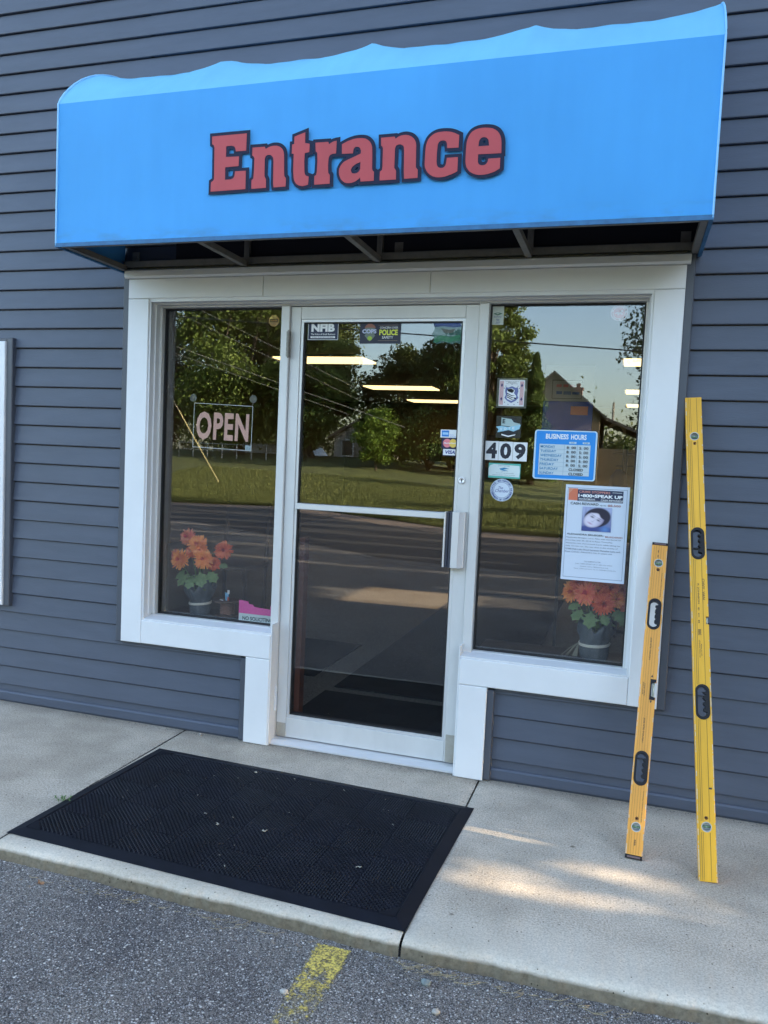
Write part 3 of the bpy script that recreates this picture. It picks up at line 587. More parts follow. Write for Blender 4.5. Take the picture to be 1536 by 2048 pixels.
mb = MB(); mb.add(vs, fs); mb.build('lawn', grass_m, None, True, 'structure')
# gravel shoulder between road and lawn, and the darker road sheet
sh_m = mat('gravel_shoulder', (.30,.22,.17), .95, noise=.45, nscale=18, bump=.01, bscale=60)
vs = []; fs = []
for i in range(161):
    x = -40+70*i/160; e = lawn_edge(x); wd = 1.35+.25*noise1(x*.8)
    vs += [(x, e-.5, ZA+.012), (x, e+wd, ZA+.006)]
for i in range(160): fs.append((2*i, 2*i+1, 2*i+3, 2*i+2)[::-1])
mb = MB(); mb.add(vs, fs); mb.build('road_shoulder', sh_m, None, False, 'structure')
vs = []; fs = []
for i in range(81):
    x = -40+70*i/80; e = lawn_edge(x)+1.3; vs += [(x, e-.3, ZA+.004), (x, e+4.6, ZA+.004)]
for i in range(80): fs.append((2*i, 2*i+1, 2*i+3, 2*i+2)[::-1])
mb = MB(); mb.add(vs, fs); mb.build('road', mat('road_asphalt', (.05,.052,.06), .85, noise=.3, nscale=6, bump=.003, bscale=200), None, False, 'structure')
# grass blades along the near part of the lawn (uncountable)
N = 60000; xs = rng.uniform(-16, 3, N); ds = rng.uniform(0, 1, N)**1.7*9
ys = np.array([lawn_edge(x) for x in xs])+.12-ds; zs = np.array([lawn_z(x, y) for x, y in zip(xs, ys)])
ang = rng.uniform(0, math.pi, N); hh = rng.uniform(.05, .12, N); wd = .014
vv = np.zeros((N, 3, 3)); vv[:,0] = np.c_[xs-np.cos(ang)*wd, ys-np.sin(ang)*wd, zs-.01]; vv[:,1] = np.c_[xs+np.cos(ang)*wd, ys+np.sin(ang)*wd, zs-.01]
vv[:,2] = np.c_[xs+rng.normal(0,.03,N), ys+rng.normal(0,.03,N), zs+hh]
me = bpy.data.meshes.new('grass'); me.from_pydata(vv.reshape(-1,3).tolist(), [], np.arange(3*N).reshape(-1,3).tolist()); me.materials.append(mat('grass_blade', (.14,.165,.045), .8, noise=.4, nscale=3, trans=.25))
go = bpy.data.objects.new('grass', me); COL.objects.link(go); tag(go, 'short grass blades at the edge of the lawn over the road', 'grass'); go['kind'] = 'stuff'

# worn yellow paint stripe
def yellow():
    m = bpy.data.materials.new('worn_yellow_paint'); n, l = nt(m); b = n['Principled BSDF']; b.inputs['Roughness'].default_value = .8
    tc = n.new('ShaderNodeTexCoord'); a = n.new('ShaderNodeTexNoise'); a.inputs['Scale'].default_value = 22; a.inputs['Detail'].default_value = 12; a.inputs['Roughness'].default_value = .95; l.new(tc.outputs['Object'], a.inputs['Vector'])
    sx = n.new('ShaderNodeSeparateXYZ'); l.new(tc.outputs['Object'], sx.inputs[0])
    mr = n.new('ShaderNodeMapRange'); mr.inputs[1].default_value = -1.32; mr.inputs[2].default_value = -1.62; mr.inputs[3].default_value = .43; mr.inputs[4].default_value = .525; l.new(sx.outputs[1], mr.inputs[0])
    ex = n.new('ShaderNodeMath'); ex.operation = 'ABSOLUTE'; xx = n.new('ShaderNodeMath'); xx.operation = 'SUBTRACT'; xx.inputs[1].default_value = .385; l.new(sx.outputs[0], xx.inputs[0]); l.new(xx.outputs[0], ex.inputs[0])
    em = n.new('ShaderNodeMapRange'); em.inputs[1].default_value = .045; em.inputs[2].default_value = .085; em.inputs[3].default_value = 0; em.inputs[4].default_value = .3; l.new(ex.outputs[0], em.inputs[0])
    ad = n.new('ShaderNodeMath'); ad.operation = 'ADD'; l.new(mr.outputs[0], ad.inputs[0]); l.new(em.outputs[0], ad.inputs[1])
    sb = n.new('ShaderNodeMath'); sb.operation = 'SUBTRACT'; l.new(a.outputs[0], sb.inputs[0]); l.new(ad.outputs[0], sb.inputs[1])
    gt = n.new('ShaderNodeMapRange'); gt.inputs[1].default_value = 0; gt.inputs[2].default_value = .03; l.new(sb.outputs[0], gt.inputs[0])
    f = n.new('ShaderNodeTexNoise'); f.inputs['Scale'].default_value = 150; l.new(tc.outputs['Object'], f.inputs['Vector'])
    r = n.new('ShaderNodeValToRGB'); r.color_ramp.elements[0].position = .35; r.color_ramp.elements[0].color = (.18,.14,.06,1); r.color_ramp.elements[1].position = .6; r.color_ramp.elements[1].color = (.74,.56,.12,1); l.new(f.outputs[0], r.inputs[0]); l.new(r.outputs[0], b.inputs['Base Color'])
    tr = n.new('ShaderNodeBsdfTransparent'); mx = n.new('ShaderNodeMixShader'); l.new(gt.outputs[0], mx.inputs[0]); l.new(tr.outputs[0], mx.inputs[1]); l.new(b.outputs[0], mx.inputs[2]); l.new(mx.outputs[0], n['Material Output'].inputs[0]); return m
mb = MB(); mb.quad((.27,-1.33,ZA+.003),(.44,-1.33,ZA+.003),(.52,-2.3,ZA+.003),(.34,-2.3,ZA+.003))
mb.build('parking_stripe', yellow(), None, False, 'structure')

# ------------------------------------------------------------------ DOORMAT
rub_m = mat('black_rubber', (.007,.008,.014), .62, noise=.35, nscale=14, spec=.22)
rub2_m = mat('black_rubber_ribs', (.010,.011,.019), .5, noise=.45, nscale=5, spec=.30)
W, H = 1.530, .938
mt = empty('doormat', 'large black rubber doormat with chequered rib pattern on the sidewalk', 'doormat', (-.165,-.762,.0))
mt.rotation_euler = (0, 0, math.radians(-2.1))
mb = MB(); B_ = .044; zt = .012
o_ = [(-W/2,-H/2),(W/2,-H/2),(W/2,H/2),(-W/2,H/2)]; i_ = [(-W/2+B_,-H/2+B_),(W/2-B_,-H/2+B_),(W/2-B_,H/2-B_),(-W/2+B_,H/2-B_)]
vs = [(x,y,.0015) for x,y in o_]+[(x*1,y*1,zt) for x,y in i_]+[(x*.997,y*.995,zt) for x,y in i_]+[(x*.992,y*.987,.0075) for x,y in i_]
fs = []
for k in range(3):
    for q in range(4): fs.append((k*4+q, k*4+(q+1)%4, (k+1)*4+(q+1)%4, (k+1)*4+q))
fs.append((12,13,14,15)); mb.add(vs, fs); mb.build('mat_base', rub_m, mt)
mb = MB(); nx_, ny_ = 8, 5; tw, th = (W-2*B_-.02)/nx_, (H-2*B_-.02)/ny_
def rib(cx, cy, lx, ly, z0=.0075, z1=.0118):
    c = .28; mb.add([(cx-lx,cy-ly,z0),(cx+lx,cy-ly,z0),(cx+lx,cy+ly,z0),(cx-lx,cy+ly,z0),(cx-lx*(1-c),cy-ly*(1-c),z1),(cx+lx*(1-c),cy-ly*(1-c),z1),(cx+lx*(1-c),cy+ly*(1-c),z1),(cx-lx*(1-c),cy+ly*(1-c),z1)],
        [(0,1,5,4),(1,2,6,5),(2,3,7,6),(3,0,4,7),(4,5,6,7)])
for i in range(nx_):
    for j in range(ny_):
        x0 = -W/2+B_+.01+i*tw; y0 = -H/2+B_+.01+j*th
        if (i+j) % 2:   # ribs along x, running bond
            n1, n2 = 10, 18
            for b in range(n2):
                for a in range(n1):
                    cx = x0+(a+.5+(.5 if b % 2 else 0))*tw/n1; cy = y0+(b+.5)*th/n2
                    if cx < x0+tw-.004: rib(cx, cy, tw/n1*.40, th/n2*.33)
        else:
            n1, n2 = 18, 10
            for a in range(n1):
                for b in range(n2):
                    cx = x0+(a+.5)*tw/n1; cy = y0+(b+.5+(.5 if a % 2 else 0))*th/n2
                    if cy < y0+th-.004: rib(cx, cy, tw/n1*.33, th/n2*.40)
mb.build('mat_ribs', rub2_m, mt)
mb = MB()
for sx in (-1, 1):
    for sy in (-1, 1):
        mb = MB(); cx, cy = sx*(W/2-B_-.004), sy*(H/2-B_-.004); mb.add([(cx,cy,.0122),(cx-sx*.06,cy,.0122),(cx,cy-sy*.06,.0122)], [(0,1,2)]); mb.build('corner_gusset', rub_m, mt)
# litter on the mat and along the kerb
lit_m = mat('pale_litter', (.45,.43,.36), .8, noise=.3, nscale=90); straw_m = mat('dry_straw', (.36,.29,.17), .9, noise=.4, nscale=40)
mb = MB()
def matpt(u, v): # fractions across/along the mat
    p = Matrix.Rotation(math.radians(-2.1), 4, 'Z') @ Vector(((u-.5)*W, (.5-v)*H, 0)); return (p.x-.165, p.y-.762, .0135)
for k in range(24):
    x, y, z = matpt(random.uniform(.05,.95), random.uniform(.05,.95)); a = random.uniform(0, 3.1); ln = random.choice([.003,.004,.004,.006,.012]); r_ = random.uniform(.0005,.0011)
    mb.tube([(x,y,z),(x+ln*math.cos(a)*.6,y+ln*math.sin(a)*.6,z+.001),(x+ln*math.cos(a+.3),y+ln*math.sin(a+.3),z)], r_, 4)
for (x, y, z) in (matpt(.44,.62), matpt(.83,.70), matpt(.37,.09), matpt(.56,.60)):
    for q in range(3):
        a = random.uniform(0, 6.3); mb.tube([(x,y,z),(x+.012*math.cos(a),y+.012*math.sin(a),z+.002)], .0016, 5)
o = mb.build('mat_litter', lit_m); tag(o, 'tiny pale bits of litter scattered over the black doormat', 'litter'); o['kind'] = 'stuff'
mb = MB()
for k in range(170):
    cl = random.choice([(-.40,.10),(-.05,.08),(.62,.05),(.70,.10),(1.15,.20),(.95,.15),(.10,.3),(.68,.08),(-.7,.25)]); x = random.gauss(cl[0], cl[1]*.9)
    y = -1.335-abs(random.gauss(0,.018)); a = random.gauss(0,.5); ln = random.choice([.01,.015,.02,.035,.06]); z = ZA+.004+random.uniform(0,.006)
    mb.tube([(x,y,z),(x+ln*.5*math.cos(a),y+ln*.5*math.sin(a),z+random.uniform(0,.005)),(x+ln*math.cos(a+.4),y+ln*math.sin(a+.4),z)], random.uniform(.0004,.0011), 3)
o = mb.build('dead_grass', straw_m); tag(o, 'dry dead grass and straw lying along the foot of the kerb', 'debris'); o['kind'] = 'stuff'
mb = MB()
for k in range(900):
    x = random.uniform(-1.6, 2.2); y = -1.31-abs(random.gauss(0,.05)) if k % 3 else -.012-abs(random.gauss(0,.012)); 
    z = ZA+.001 if k % 3 else .0005; r_ = random.uniform(.0008,.0032)
    mb.add([(x-r_,y-r_,z),(x+r_,y-r_*.7,z),(x+r_*.8,y+r_,z),(x-r_,y+r_*.8,z),(x,y,z+r_*1.2)], [(0,1,4),(1,2,4),(2,3,4),(3,0,4)])
o = mb.build('grit', mat('grit_grey', (.26,.24,.21), .9, noise=.6, nscale=300)); tag(o, 'loose grit gathered against the kerb and wall', 'grit'); o['kind'] = 'stuff'
def pebble(loc, r, col, label, seed):
    rr = random.Random(seed); mb = MB(); n1, n2 = 10, 6; vs = []; fs = []
    for i in range(n2+1):
        for k in range(n1):
            t = math.pi*i/n2; a = 2*math.pi*k/n1; q = r*(1+rr.uniform(-.16,.16)) if 0 < i < n2 else r
            vs.append((q*math.sin(t)*math.cos(a)*1.15, q*math.sin(t)*math.sin(a)*.9, q*math.cos(t)*.72+r*.6))
    for i in range(n2):
        for k in range(n1): fs.append((i*n1+k, i*n1+(k+1)%n1, (i+1)*n1+(k+1)%n1, (i+1)*n1+k))
    mb.add(vs, fs); o = mb.build('pebble', mat('stone_%.2f_%.2f' % (col[0], col[2]), col, .8, noise=.35, nscale=90, bump=.001, bscale=200), None, True, None, loc); tag(o, label, 'pebble', 'loose pebbles on the pavement')
pebble((-.83,-.030,0), .0085, (.35,.33,.30), 'small grey pebble against the siding by the left casing leg', 1)
pebble((.686,-1.395,ZA), .013, (.20,.24,.24), 'largest pebble, grey-green, on the asphalt right of the yellow stripe', 2)
pebble((.738,-1.50,ZA), .010, (.42,.40,.36), 'pale pebble on the asphalt nearest the bottom edge of the photo', 3)
pebble((.328,-1.57,ZA), .010, (.50,.48,.44), 'whitish pebble just left of the yellow stripe', 4)
# fallen leaf
mb = MB(); pts = []
for k in range(15):
    a = 2*math.pi*k/15; r_ = .017 if k % 3 == 0 else .009; pts.append((r_*math.cos(a), r_*math.sin(a)*.8, .004+.005*math.sin(a*3)))
mb.add(pts+[(0,0,.003)], [(k,(k+1)%15,15) for k in range(15)]); mb.tube([(0,0,.004),(.02,-.008,.004)], .0008, 4)
o = mb.build('fallen_leaf', mat('brown_leaf', (.38,.20,.10), .7, noise=.3, nscale=60), None, False, None, (-.66,-1.36,ZA)); tag(o, 'curled brown fallen leaf on the asphalt below the kerb', 'leaf')
mb = MB()
for k in range(16):
    a = random.uniform(0, 6.3); ln = random.uniform(.015,.035); x, y = random.gauss(0,.018), random.gauss(0,.006)
    q = Vector((math.cos(a),math.sin(a),0)); p = Vector((-q.y,q.x,0))*.004
    b = Vector((x,y,.001)); mb.add([b, b+q*ln*.5+p+Vector((0,0,.010)), b+q*ln+Vector((0,0,.004)), b+q*ln*.5-p+Vector((0,0,.010))], [(0,1,2,3)])
o = mb.build('weed', mat('weed_green', (.10,.17,.05), .7), None, False, None, (-.945,-.90,0)); tag(o, 'tiny green weed growing in the joint beside the doormat', 'weed')

# ------------------------------------------------------------------ SPIRIT LEVELS
def oval(cx, cz, w_, h_, n=10):
    r_ = w_/2; p = []
    for k in range(n+1): a = math.pi*k/n; p.append((cx+r_*math.cos(a), cz+h_/2-r_+r_*math.sin(a)))
    for k in range(n+1): a = math.pi+math.pi*k/n; p.append((cx+r_*math.cos(a), cz-h_/2+r_+r_*math.sin(a)))
    return p
def wavy(cx, cz, w_, h_):
    base = oval(cx, cz, w_, h_, 12); r_ = w_/2; out = []
    top = [p for p in base[:13]]; bot = [p for p in base[13:]]
    out = top+bot
    m = 24; z0, z1 = cz-h_/2+r_, cz+h_/2-r_
    for k in range(1, m): # right side, upward, with finger scallops
        t = k/m; z = z0+(z1-z0)*t; out.append((cx+r_-.0085*abs(math.sin(math.pi*t*3.5+.25))**.7*1.35-.001, z))
    return out
def circ(cx, cz, r_, n=24): return [(cx+r_*math.cos(2*math.pi*k/n), cz+r_*math.sin(2*math.pi*k/n)) for k in range(n)]
blackp_m = mat('black_plastic', (.010,.010,.013), .5, spec=.25)
def level(name, label, P0, P1, Wd, T, body_m, vials, holes, notch, screws, texts, grooves, caps, notch_black, dots=()):
    P0, P1 = Vector(P0), Vector(P1); L = (P1-P0).length; lz = (P1-P0).normalized(); wx = (Vector((1,0,0))-lz*lz.x).normalized(); ny = lz.cross(wx)   # ny points into the wall
    root = empty(name, label, 'spirit level', P0, 'spirit levels leaning on the wall')
    root.matrix_world = Matrix(((wx.x, ny.x, lz.x, P0.x),(wx.y, ny.y, lz.y, P0.y),(wx.z, ny.z, lz.z, P0.z),(0,0,0,1)))
    h = Wd/2; z0, z1 = (.014, L-.012) if caps else (0, L)
    nz = notch; outer = [(-h,z0),(h,z0),(h,nz[0]),(h-nz[2],nz[0]),(h-nz[2],nz[1]),(h,nz[1]),(h,z1),(-h,z1)]
    hl = [oval(0, c, .044, .122) for c in holes]+[circ(0, c, .0168) for c in vials]+[circ(.0, c, .0052, 12) for c in screws]
    vs, fs = holed(outer, hl, T-.003, .0015); mb = MB(); mb.add(vs, fs)
    mb.build('body', body_m, root)
    y = -T/2
    # raised rails and fine grooves running the length
    mb = MB()
    for gx, gw in grooves:
        segs = []; z = z0+.002
        blocks = sorted([(c-.062, c+.062) for c in holes if abs(gx) < .024]+[(c-.018, c+.018) for c in vials if abs(gx) < .018])
        for a, b in blocks: segs.append((z, a)); z = b
        segs.append((z, z1-.002))
        for a, b in segs: mb.box(gx-gw/2, gx+gw/2, y-.0009, y+.0004, a, b)
    mb.build('groove', mat(name+'_groove', (.16,.10,.02), .7, noise=.5, nscale=60, stretch=(1,1,.2)), root)
    for c in holes:   # rubber grip
        vs, fs = holed(oval(0, c, .0475, .1255), [wavy(-.001, c, .0335, .108)], T+.003, .001); mb = MB(); mb.add(vs, fs); mb.build('hand_grip', blackp_m, root)
    for c in vials:
        mb = MB(); vs, fs = holed(circ(0, c, .0175), [circ(0, c, .0145)], T+.0012); mb.add(vs, fs); vb = mb.build('vial', mat('vial_ring', (.42,.42,.38), .4), root)
        mb = MB(); mb.tube([(-.014,-.002,c),(.014,-.002,c)], .0036, 12); mb.build('vial_tube', mat('vial_green', (.22,.34,.19), .25, spec=.6), vb, True)
        mb = MB(); mb.box(-.014, .014, .001, .003, c-.014, c+.014); mb.build('vial_back', mat('vial_plate', (.40,.42,.41), .5), vb)
        mb = MB(); mb.box(-.005,-.0044,-.0092,-.0086,c-.0045,c+.0045); mb.box(.0044,.005,-.0092,-.0086,c-.0045,c+.0045); mb.box(-.014,.014,-.0095,-.0085,c-.009,c-.0078); mb.build('vial_mark', blackp_m, vb)
    for c in screws:
        mb = MB(); vs, fs = holed(circ(0,c,.0062,14),[circ(0,c,.0042,14)],T+.001); mb.add(vs, fs); mb.disc(.0,.0,c,.005,12,.001); mb.build('screw_hole', mat('brown_hole', (.05,.015,.012), .5), root)
    # centre vial in its notch on the right edge
    mb = MB(); a, b, d = notch; 
    if notch_black:
        mb.poly([(h-d-.004,a-.010),(h,a-.010),(h,a),(h-d+.002,a+.004),(h-d+.002,b-.004),(h,b),(h,b+.010),(h-d-.004,b+.010)], y-.0014, T/2+.001)
        mb.build('notch_liner', blackp_m, root); mb = MB()
    mb.tube([(h-d*.5,0,a+.003),(h-d*.5,0,b-.003)], .0042, 12); mb.build('centre_vial', mat('vial_glass_pale', (.55,.60,.50), .15, spec=.8), root, True)
    # worn bare metal edges
    mb = MB(); z = z0
    rr = random.Random(len(label))
    while z < z1-.02:
        ln = rr.uniform(.006,.05); 
        for s in (-1, 1):
            if rr.random() < .62 and not (s > 0 and a-.06 < z < b+.01):
                ww = rr.uniform(.0006,.0022); x0, x1 = sorted((s*(h+.0004), s*(h-ww))); mb.box(x0, x1, y-.0003, y+.004, z, min(z1, z+ln*rr.uniform(.4,1)))
        z += ln
    mb.build('worn_edge', mat('bare_metal_wear', (.62,.56,.46), .5, noise=.3, nscale=80), root)
    if caps:
        for a_, b_ in ((0, z0), (z1, L)):
            mb = MB(); mb.cbox(-h-.0015, h+.0015, y-.0015, T/2+.0015, a_, b_, .002); mb.build('end_cap', blackp_m, root)
        mb = MB(); mb.box(-h+.006, h-.006, y-.0022, y-.0012, .003, .010); mb.build('cap_label', mat('dark_metal_label', (.12,.07,.07), .4), root); mb = MB(); mb.box(-h+.006, h-.006, y-.0022, y-.0012, L-.009, L-.003); mb.build('cap_label', mat('dark_metal_label', (.12,.07,.07), .4), root)
    else:
        mb = MB(); mb.box(-h+.002, h-.002, y+.002, T/2-.002, L-.0006, L+.0012); mb.build('end_cap', blackp_m, root)
    # printing: runs downwards, letters turned a quarter turn
    mb = MB()
    for t_, c, length, hh, xo in texts:
        vs, fs, ax, bx, az, bz = textmesh(t_, .008); sx = length/(bx-ax); sz = hh/(bz-az)
        mb.add([(xo+(v[1]-(az+bz)/2)*sz, y-.0011, c-(v[0]-(ax+bx)/2)*sx) for v in vs], fs)
    for t_ in dots: mb.add([(t_[0]+q[0]*t_[2], y-.0011, t_[1]+q[1]*t_[2]) for q in ((-.5,-.5),(.5,-.5),(0,.6))], [(0,1,2)])
    mb.build('printing', mat('dark_print', (.06,.04,.025), .6), root)
    return root
yel1 = mat('orange_yellow_enamel', (.80,.36,.055), .42, noise=.14, nscale=30, stretch=(1,1,.08), spec=.4)
yel2 = mat('lemon_yellow_enamel', (.80,.415,.02), .40, noise=.16, nscale=30, stretch=(1,1,.08), spec=.4)
level('spirit_level', 'shorter orange-yellow spirit level with black end caps leaning on white casing', (1.244,-.510,.0), (1.280,-.0475,1.127), .0575, .025, yel1,
      [.111,1.131], [.322,.919], (.590,.650,.017), [.141,1.103],
      [('JOB SITE TOUGH', .778, .088, .0075, -.004), ('JOB SITE TOUGH', .463, .092, .0075, -.004), ('SIDE VIEW', .615, .05, .0035, -.012), ('SPIRIT LEVEL', .620, .05, .0035, -.018),
       ('REVERSIBLE TORPEDO FOR PLUMB', .185, .11, .0028, .016), ('REPLACEMENT VIALS SEE INSIDE', 1.04, .10, .0028, .017), ('BBB', .056, .020, .006, .0), ('II', 1.17, .03, .003, -.004)],
      [(-.013,.0006),(-.003,.0005),(.006,.0006),(.016,.0005),(-.021,.0005)], True, True, dots=((.012,.672,.009),(.014,.573,-.009)))
level('spirit_level', 'longer lemon-yellow spirit level leaning on the grey-blue siding at right', (1.4935,-.575,.0), (1.3693,-.0165,1.7235), .0585, .028, yel2,
      [.179,1.650], [.612,1.210], (.896,.928,.010), [.209,1.620],
      [('R. JOHNSON', 1.013, .078, .0075, -.004), ('CHVY  VAN', 1.031, .080, .009, .015), ('E C B', .93, .06, .005, -.004), ('BBE', .867, .022, .010, -.003), ('LEVELING TOOLS CO', .805, .065, .004, -.004), ('MADE IN USA', .80, .045, .003, .002), ('I', .310, .006, .010, .017)],
      [(-.0175,.0011),(-.0115,.0009),(.0115,.0011),(-.024,.0006)], False, False)
# ------------------------------------------------------------------ SIGNS AND STICKERS
def flat(name, col, rough=.55): return mat(name, col, rough)
def film(name, col, clear):
    m = mat(name, col, .4); n, l = m.node_tree.nodes, m.node_tree.links
    t = n.new('ShaderNodeBsdfTransparent'); mx = n.new('ShaderNodeMixShader'); mx.inputs[0].default_value = 1-clear; l.new(t.outputs[0], mx.inputs[1]); l.new(n['Principled BSDF'].outputs[0], mx.inputs[2]); l.new(mx.outputs[0], n['Material Output'].inputs[0]); return m
paper = flat('white_paper', (.72,.74,.76)); black = flat('print_black', (.015,.015,.02)); navy = flat('print_navy', (.02,.03,.075))
class Sign:
    """flat printed thing: layers 0.35 mm apart towards the viewer; each colour its own mesh part"""
    def __init__(s, name, label, cat, x0, x1, z0, z1, y, base, thick=.0005, rot=0, group=None, radius=0, poly=None):
        s.x0, s.x1, s.z0, s.z1 = x0, x1, z0, z1; s.y = y-thick; s.k = 0
        mb = MB(); s.cx, s.cz = (x0+x1)/2, (z0+z1)/2
        if poly: pts = poly
        elif radius:
            pts = []
            for cx, cz, a0 in ((x1-radius,z1-radius,0),(x0+radius,z1-radius,90),(x0+radius,z0+radius,180),(x1-radius,z0+radius,270)):
                pts += [(cx+radius*math.cos(math.radians(a0+q)), cz+radius*math.sin(math.radians(a0+q))) for q in (0,22,45,67,90)]
        else: pts = [(x0,z0),(x1,z0),(x1,z1),(x0,z1)]
        mb.poly(pts, s.y, y); s.o = mb.build(name, base); tag(s.o, label, cat, group); s.n = 0
        s.rot = rot
    def P(s, u, v): return (s.x0+(s.x1-s.x0)*u, s.z0+(s.z1-s.z0)*v)
    def layer(s): s.k += 1; return s.y-.00022*s.k
    def rects(s, lst, m, name='panel'):
        y = s.layer(); mb = MB()
        for u0, v0, u1, v1 in lst:
            (a, b), (c, d) = s.P(u0, v0), s.P(u1, v1); mb.quad((a,y,b),(c,y,b),(c,y,d),(a,y,d))
        mb.build(name, m, s.o)
    def texts(s, lst, m, name='lettering'):
        y = s.layer(); mb = MB()
        for t in lst:
            txt, u0, v0, u1, v1 = t[:5]; (a, b), (c, d) = s.P(u0, v0), s.P(u1, v1)
            put_text(mb, txt, a, c, b, d, y, bold=t[5] if len(t) > 5 else .0, slant=t[6] if len(t) > 6 else 0)
        mb.build(name, m, s.o)
    def polys(s, lst, m, name='emblem'):
        y = s.layer(); mb = MB()
        for pts in lst: q = [s.P(u, v) for u, v in pts]; mb.add([(a, y, b) for a, b in q], [tuple(range(len(q)))])
        mb.build(name, m, s.o)
    def ringtext(s, txt, cx, cz, r, size, m, a0=90, span=300, name='lettering', flip=False):
        y = s.layer(); mb = MB(); n = len(txt)
        for i, ch in enumerate(txt):
            if ch == ' ': continue
            a = math.radians(a0+span/2-span*(i+.5)/n) if not flip else math.radians(a0-span/2+span*(i+.5)/n)
            vs, fs, ax, bx, az, bz = textmesh(ch, .02); sc = size/.7; rr = a-math.pi/2 if not flip else a+math.pi/2; ca, sa = math.cos(rr), math.sin(rr)
            mb.add([(cx+r*math.cos(a)+((v[0]-(ax+bx)/2)*ca-(v[1]-.35)*sa)*sc, y, cz+r*math.sin(a)+((v[0]-(ax+bx)/2)*sa+(v[1]-.35)*ca)*sc) for v in vs], fs)
        mb.build(name, m, s.o)
def C_(cx, cz, rx, rz, n=24, a0=0, a1=360): return [(cx+rx*math.cos(math.radians(a0+(a1-a0)*k/n)), cz+rz*math.sin(math.radians(a0+(a1-a0)*k/n))) for k in range(n+(a1-a0 != 360))]
YG, YD, YI = .0896, .0726, .0962
# OPEN sign hung inside the left window on suction cups
op = empty('open_sign', 'clear acrylic sign reading OPEN in faded pink hung on suction cups', 'sign', (-.835,.105,1.55))
def at0(o, mb): mb.xf(Matrix.Translation(-Vector(o.location))); return mb
clear_m = glassmat('clear_acrylic', (.93,.95,.95), .03)
mb = MB(); 
OX = [(-1.002,1.440),(-.670,1.432),(-.667,1.656),(-.999,1.666)]
mb.poly(OX, .104, .107); at0(op, mb).build('panel', clear_m, op)
mb = MB(); q = OX; t = .0032
for i in range(4):
    a, b = Vector(q[i]), Vector(q[(i+1) % 4]); d = (b-a).normalized(); p = Vector((-d.y, d.x))*t
    mb.add([(a.x,.1015+.0001*i,a.y),(b.x,.1015+.0001*i,b.y),(b.x+p.x,.1015+.0001*i,b.y+p.y),(a.x+p.x,.1015+.0001*i,a.y+p.y)], [(0,1,2,3)])
at0(op, mb).build('border_line', flat('pale_border', (.62,.66,.70)), op)
mb = MB(); put_text(mb, 'OPEN', -.984, -.688, 1.479, 1.620, .103, bold=.034, rot=-.022, spacing=1.12)
at0(op, mb).build('lettering', flat('faded_pink', (.80,.50,.46)), op)
mb = MB(); mb.quad((-.704,.1028,1.437),(-.673,.1028,1.436),(-.673,.1028,1.459),(-.704,.1028,1.460)); at0(op, mb).build('price_label', flat('pale_blue_label', (.35,.50,.60)), op)
for x in (-1.003, -.666):
    mb = MB(); mb.lathe([(.0001,.0),(.010,.001),(.019,.002),(.020,.0),(.012,.004),(.006,.006),(.005,.012),(.0001,.012)], n=20); mb.xf(Matrix.Translation((x,.0985,1.690)) @ Matrix.Rotation(math.radians(-90), 4, 'X'))
    mb.tube([(x,.108,1.690),(x+(.006 if x < -.9 else -.006),.106,1.662)], .0035, 6); at0(op, mb).build('suction_cup', mat('milky_rubber', (.30,.32,.32), .3, trans=.4), op, True)
# octagonal sticker
s = Sign('warning_sticker', 'small orange octagonal warning sticker at top of the left window', 'sticker', -.597, -.541, 2.046, 2.103, YI+.003, flat('pale_orange', (.55,.34,.14)), poly=[(-.569+.0295*math.cos(math.radians(22.5+45*k)), 2.0745+.0295*math.sin(math.radians(22.5+45*k))) for k in range(8)])
s.rects([(.10,.36,.90,.64)], black); s.texts([('WARNING', .16,.42,.84,.58,.02)], flat('sticker_orange', (.60,.30,.10))); s.texts([('PREMISES',.25,.70,.75,.78),('PROTECTED',.28,.20,.72,.28)], black)
# NFIB
s = Sign('membership_sticker', 'dark sticker with white block initials at top left of the door glass', 'sticker', -.375, -.220, 1.977, 2.062, YD, navy, radius=.002)
wh = flat('print_white', (.80,.82,.84))
s.rects([(.0,.0,1,.025),(.0,.975,1,1),(0,.025,.015,.975),(.985,.025,1,.975),(.09,.10,.90,.20)], wh); s.texts([('NFIB',.11,.45,.88,.90,.055),('The Voice of Small Business',.10,.27,.90,.37,.01)], wh); s.texts([('SMALL BUSINESS MEMBER',.14,.12,.85,.18)], navy)
s.rects([(.12,.46,.19,.485),(.12,.86,.20,.885)], wh, 'serif')
# police safety
s = Sign('police_sticker', 'dark sticker reading CONCERN OVER POLICE SAFETY with a badge', 'sticker', -.111, .089, 1.960, 2.061, YD, flat('print_dark_blue', (.022,.025,.05)))
yg = flat('print_yellow_green', (.72,.78,.10)); s.texts([('CONCERN OVER',.49,.68,.93,.77,.01),('SAFETY',.55,.22,.82,.34,.01)], wh); s.texts([('POLICE',.48,.38,.93,.64,.04)], yg)
s.rects([(.45,.835,.93,.845),(.45,.13,.93,.14)], flat('print_tan', (.40,.30,.20)), 'rule')
s.polys([[(.14,.72),(.10,.62),(.16,.50),(.12,.36),(.18,.22),(.25,.10),(.32,.22),(.38,.36),(.34,.50),(.39,.62),(.35,.74),(.30,.86),(.20,.86)]], flat('badge_grey', (.16,.20,.18)))
s.polys([[(.11,.70),(.14,.82),(.20,.90),(.29,.90),(.36,.82),(.39,.70),(.30,.73),(.20,.73)],], flat('badge_brown', (.28,.12,.09))); s.polys([C_(.25,.24,.06,.10,14)], flat('badge_green', (.35,.50,.06)))
s.texts([('COPS',.06,.46,.41,.66,.05)], flat('print_lilac', (.50,.55,.75)))
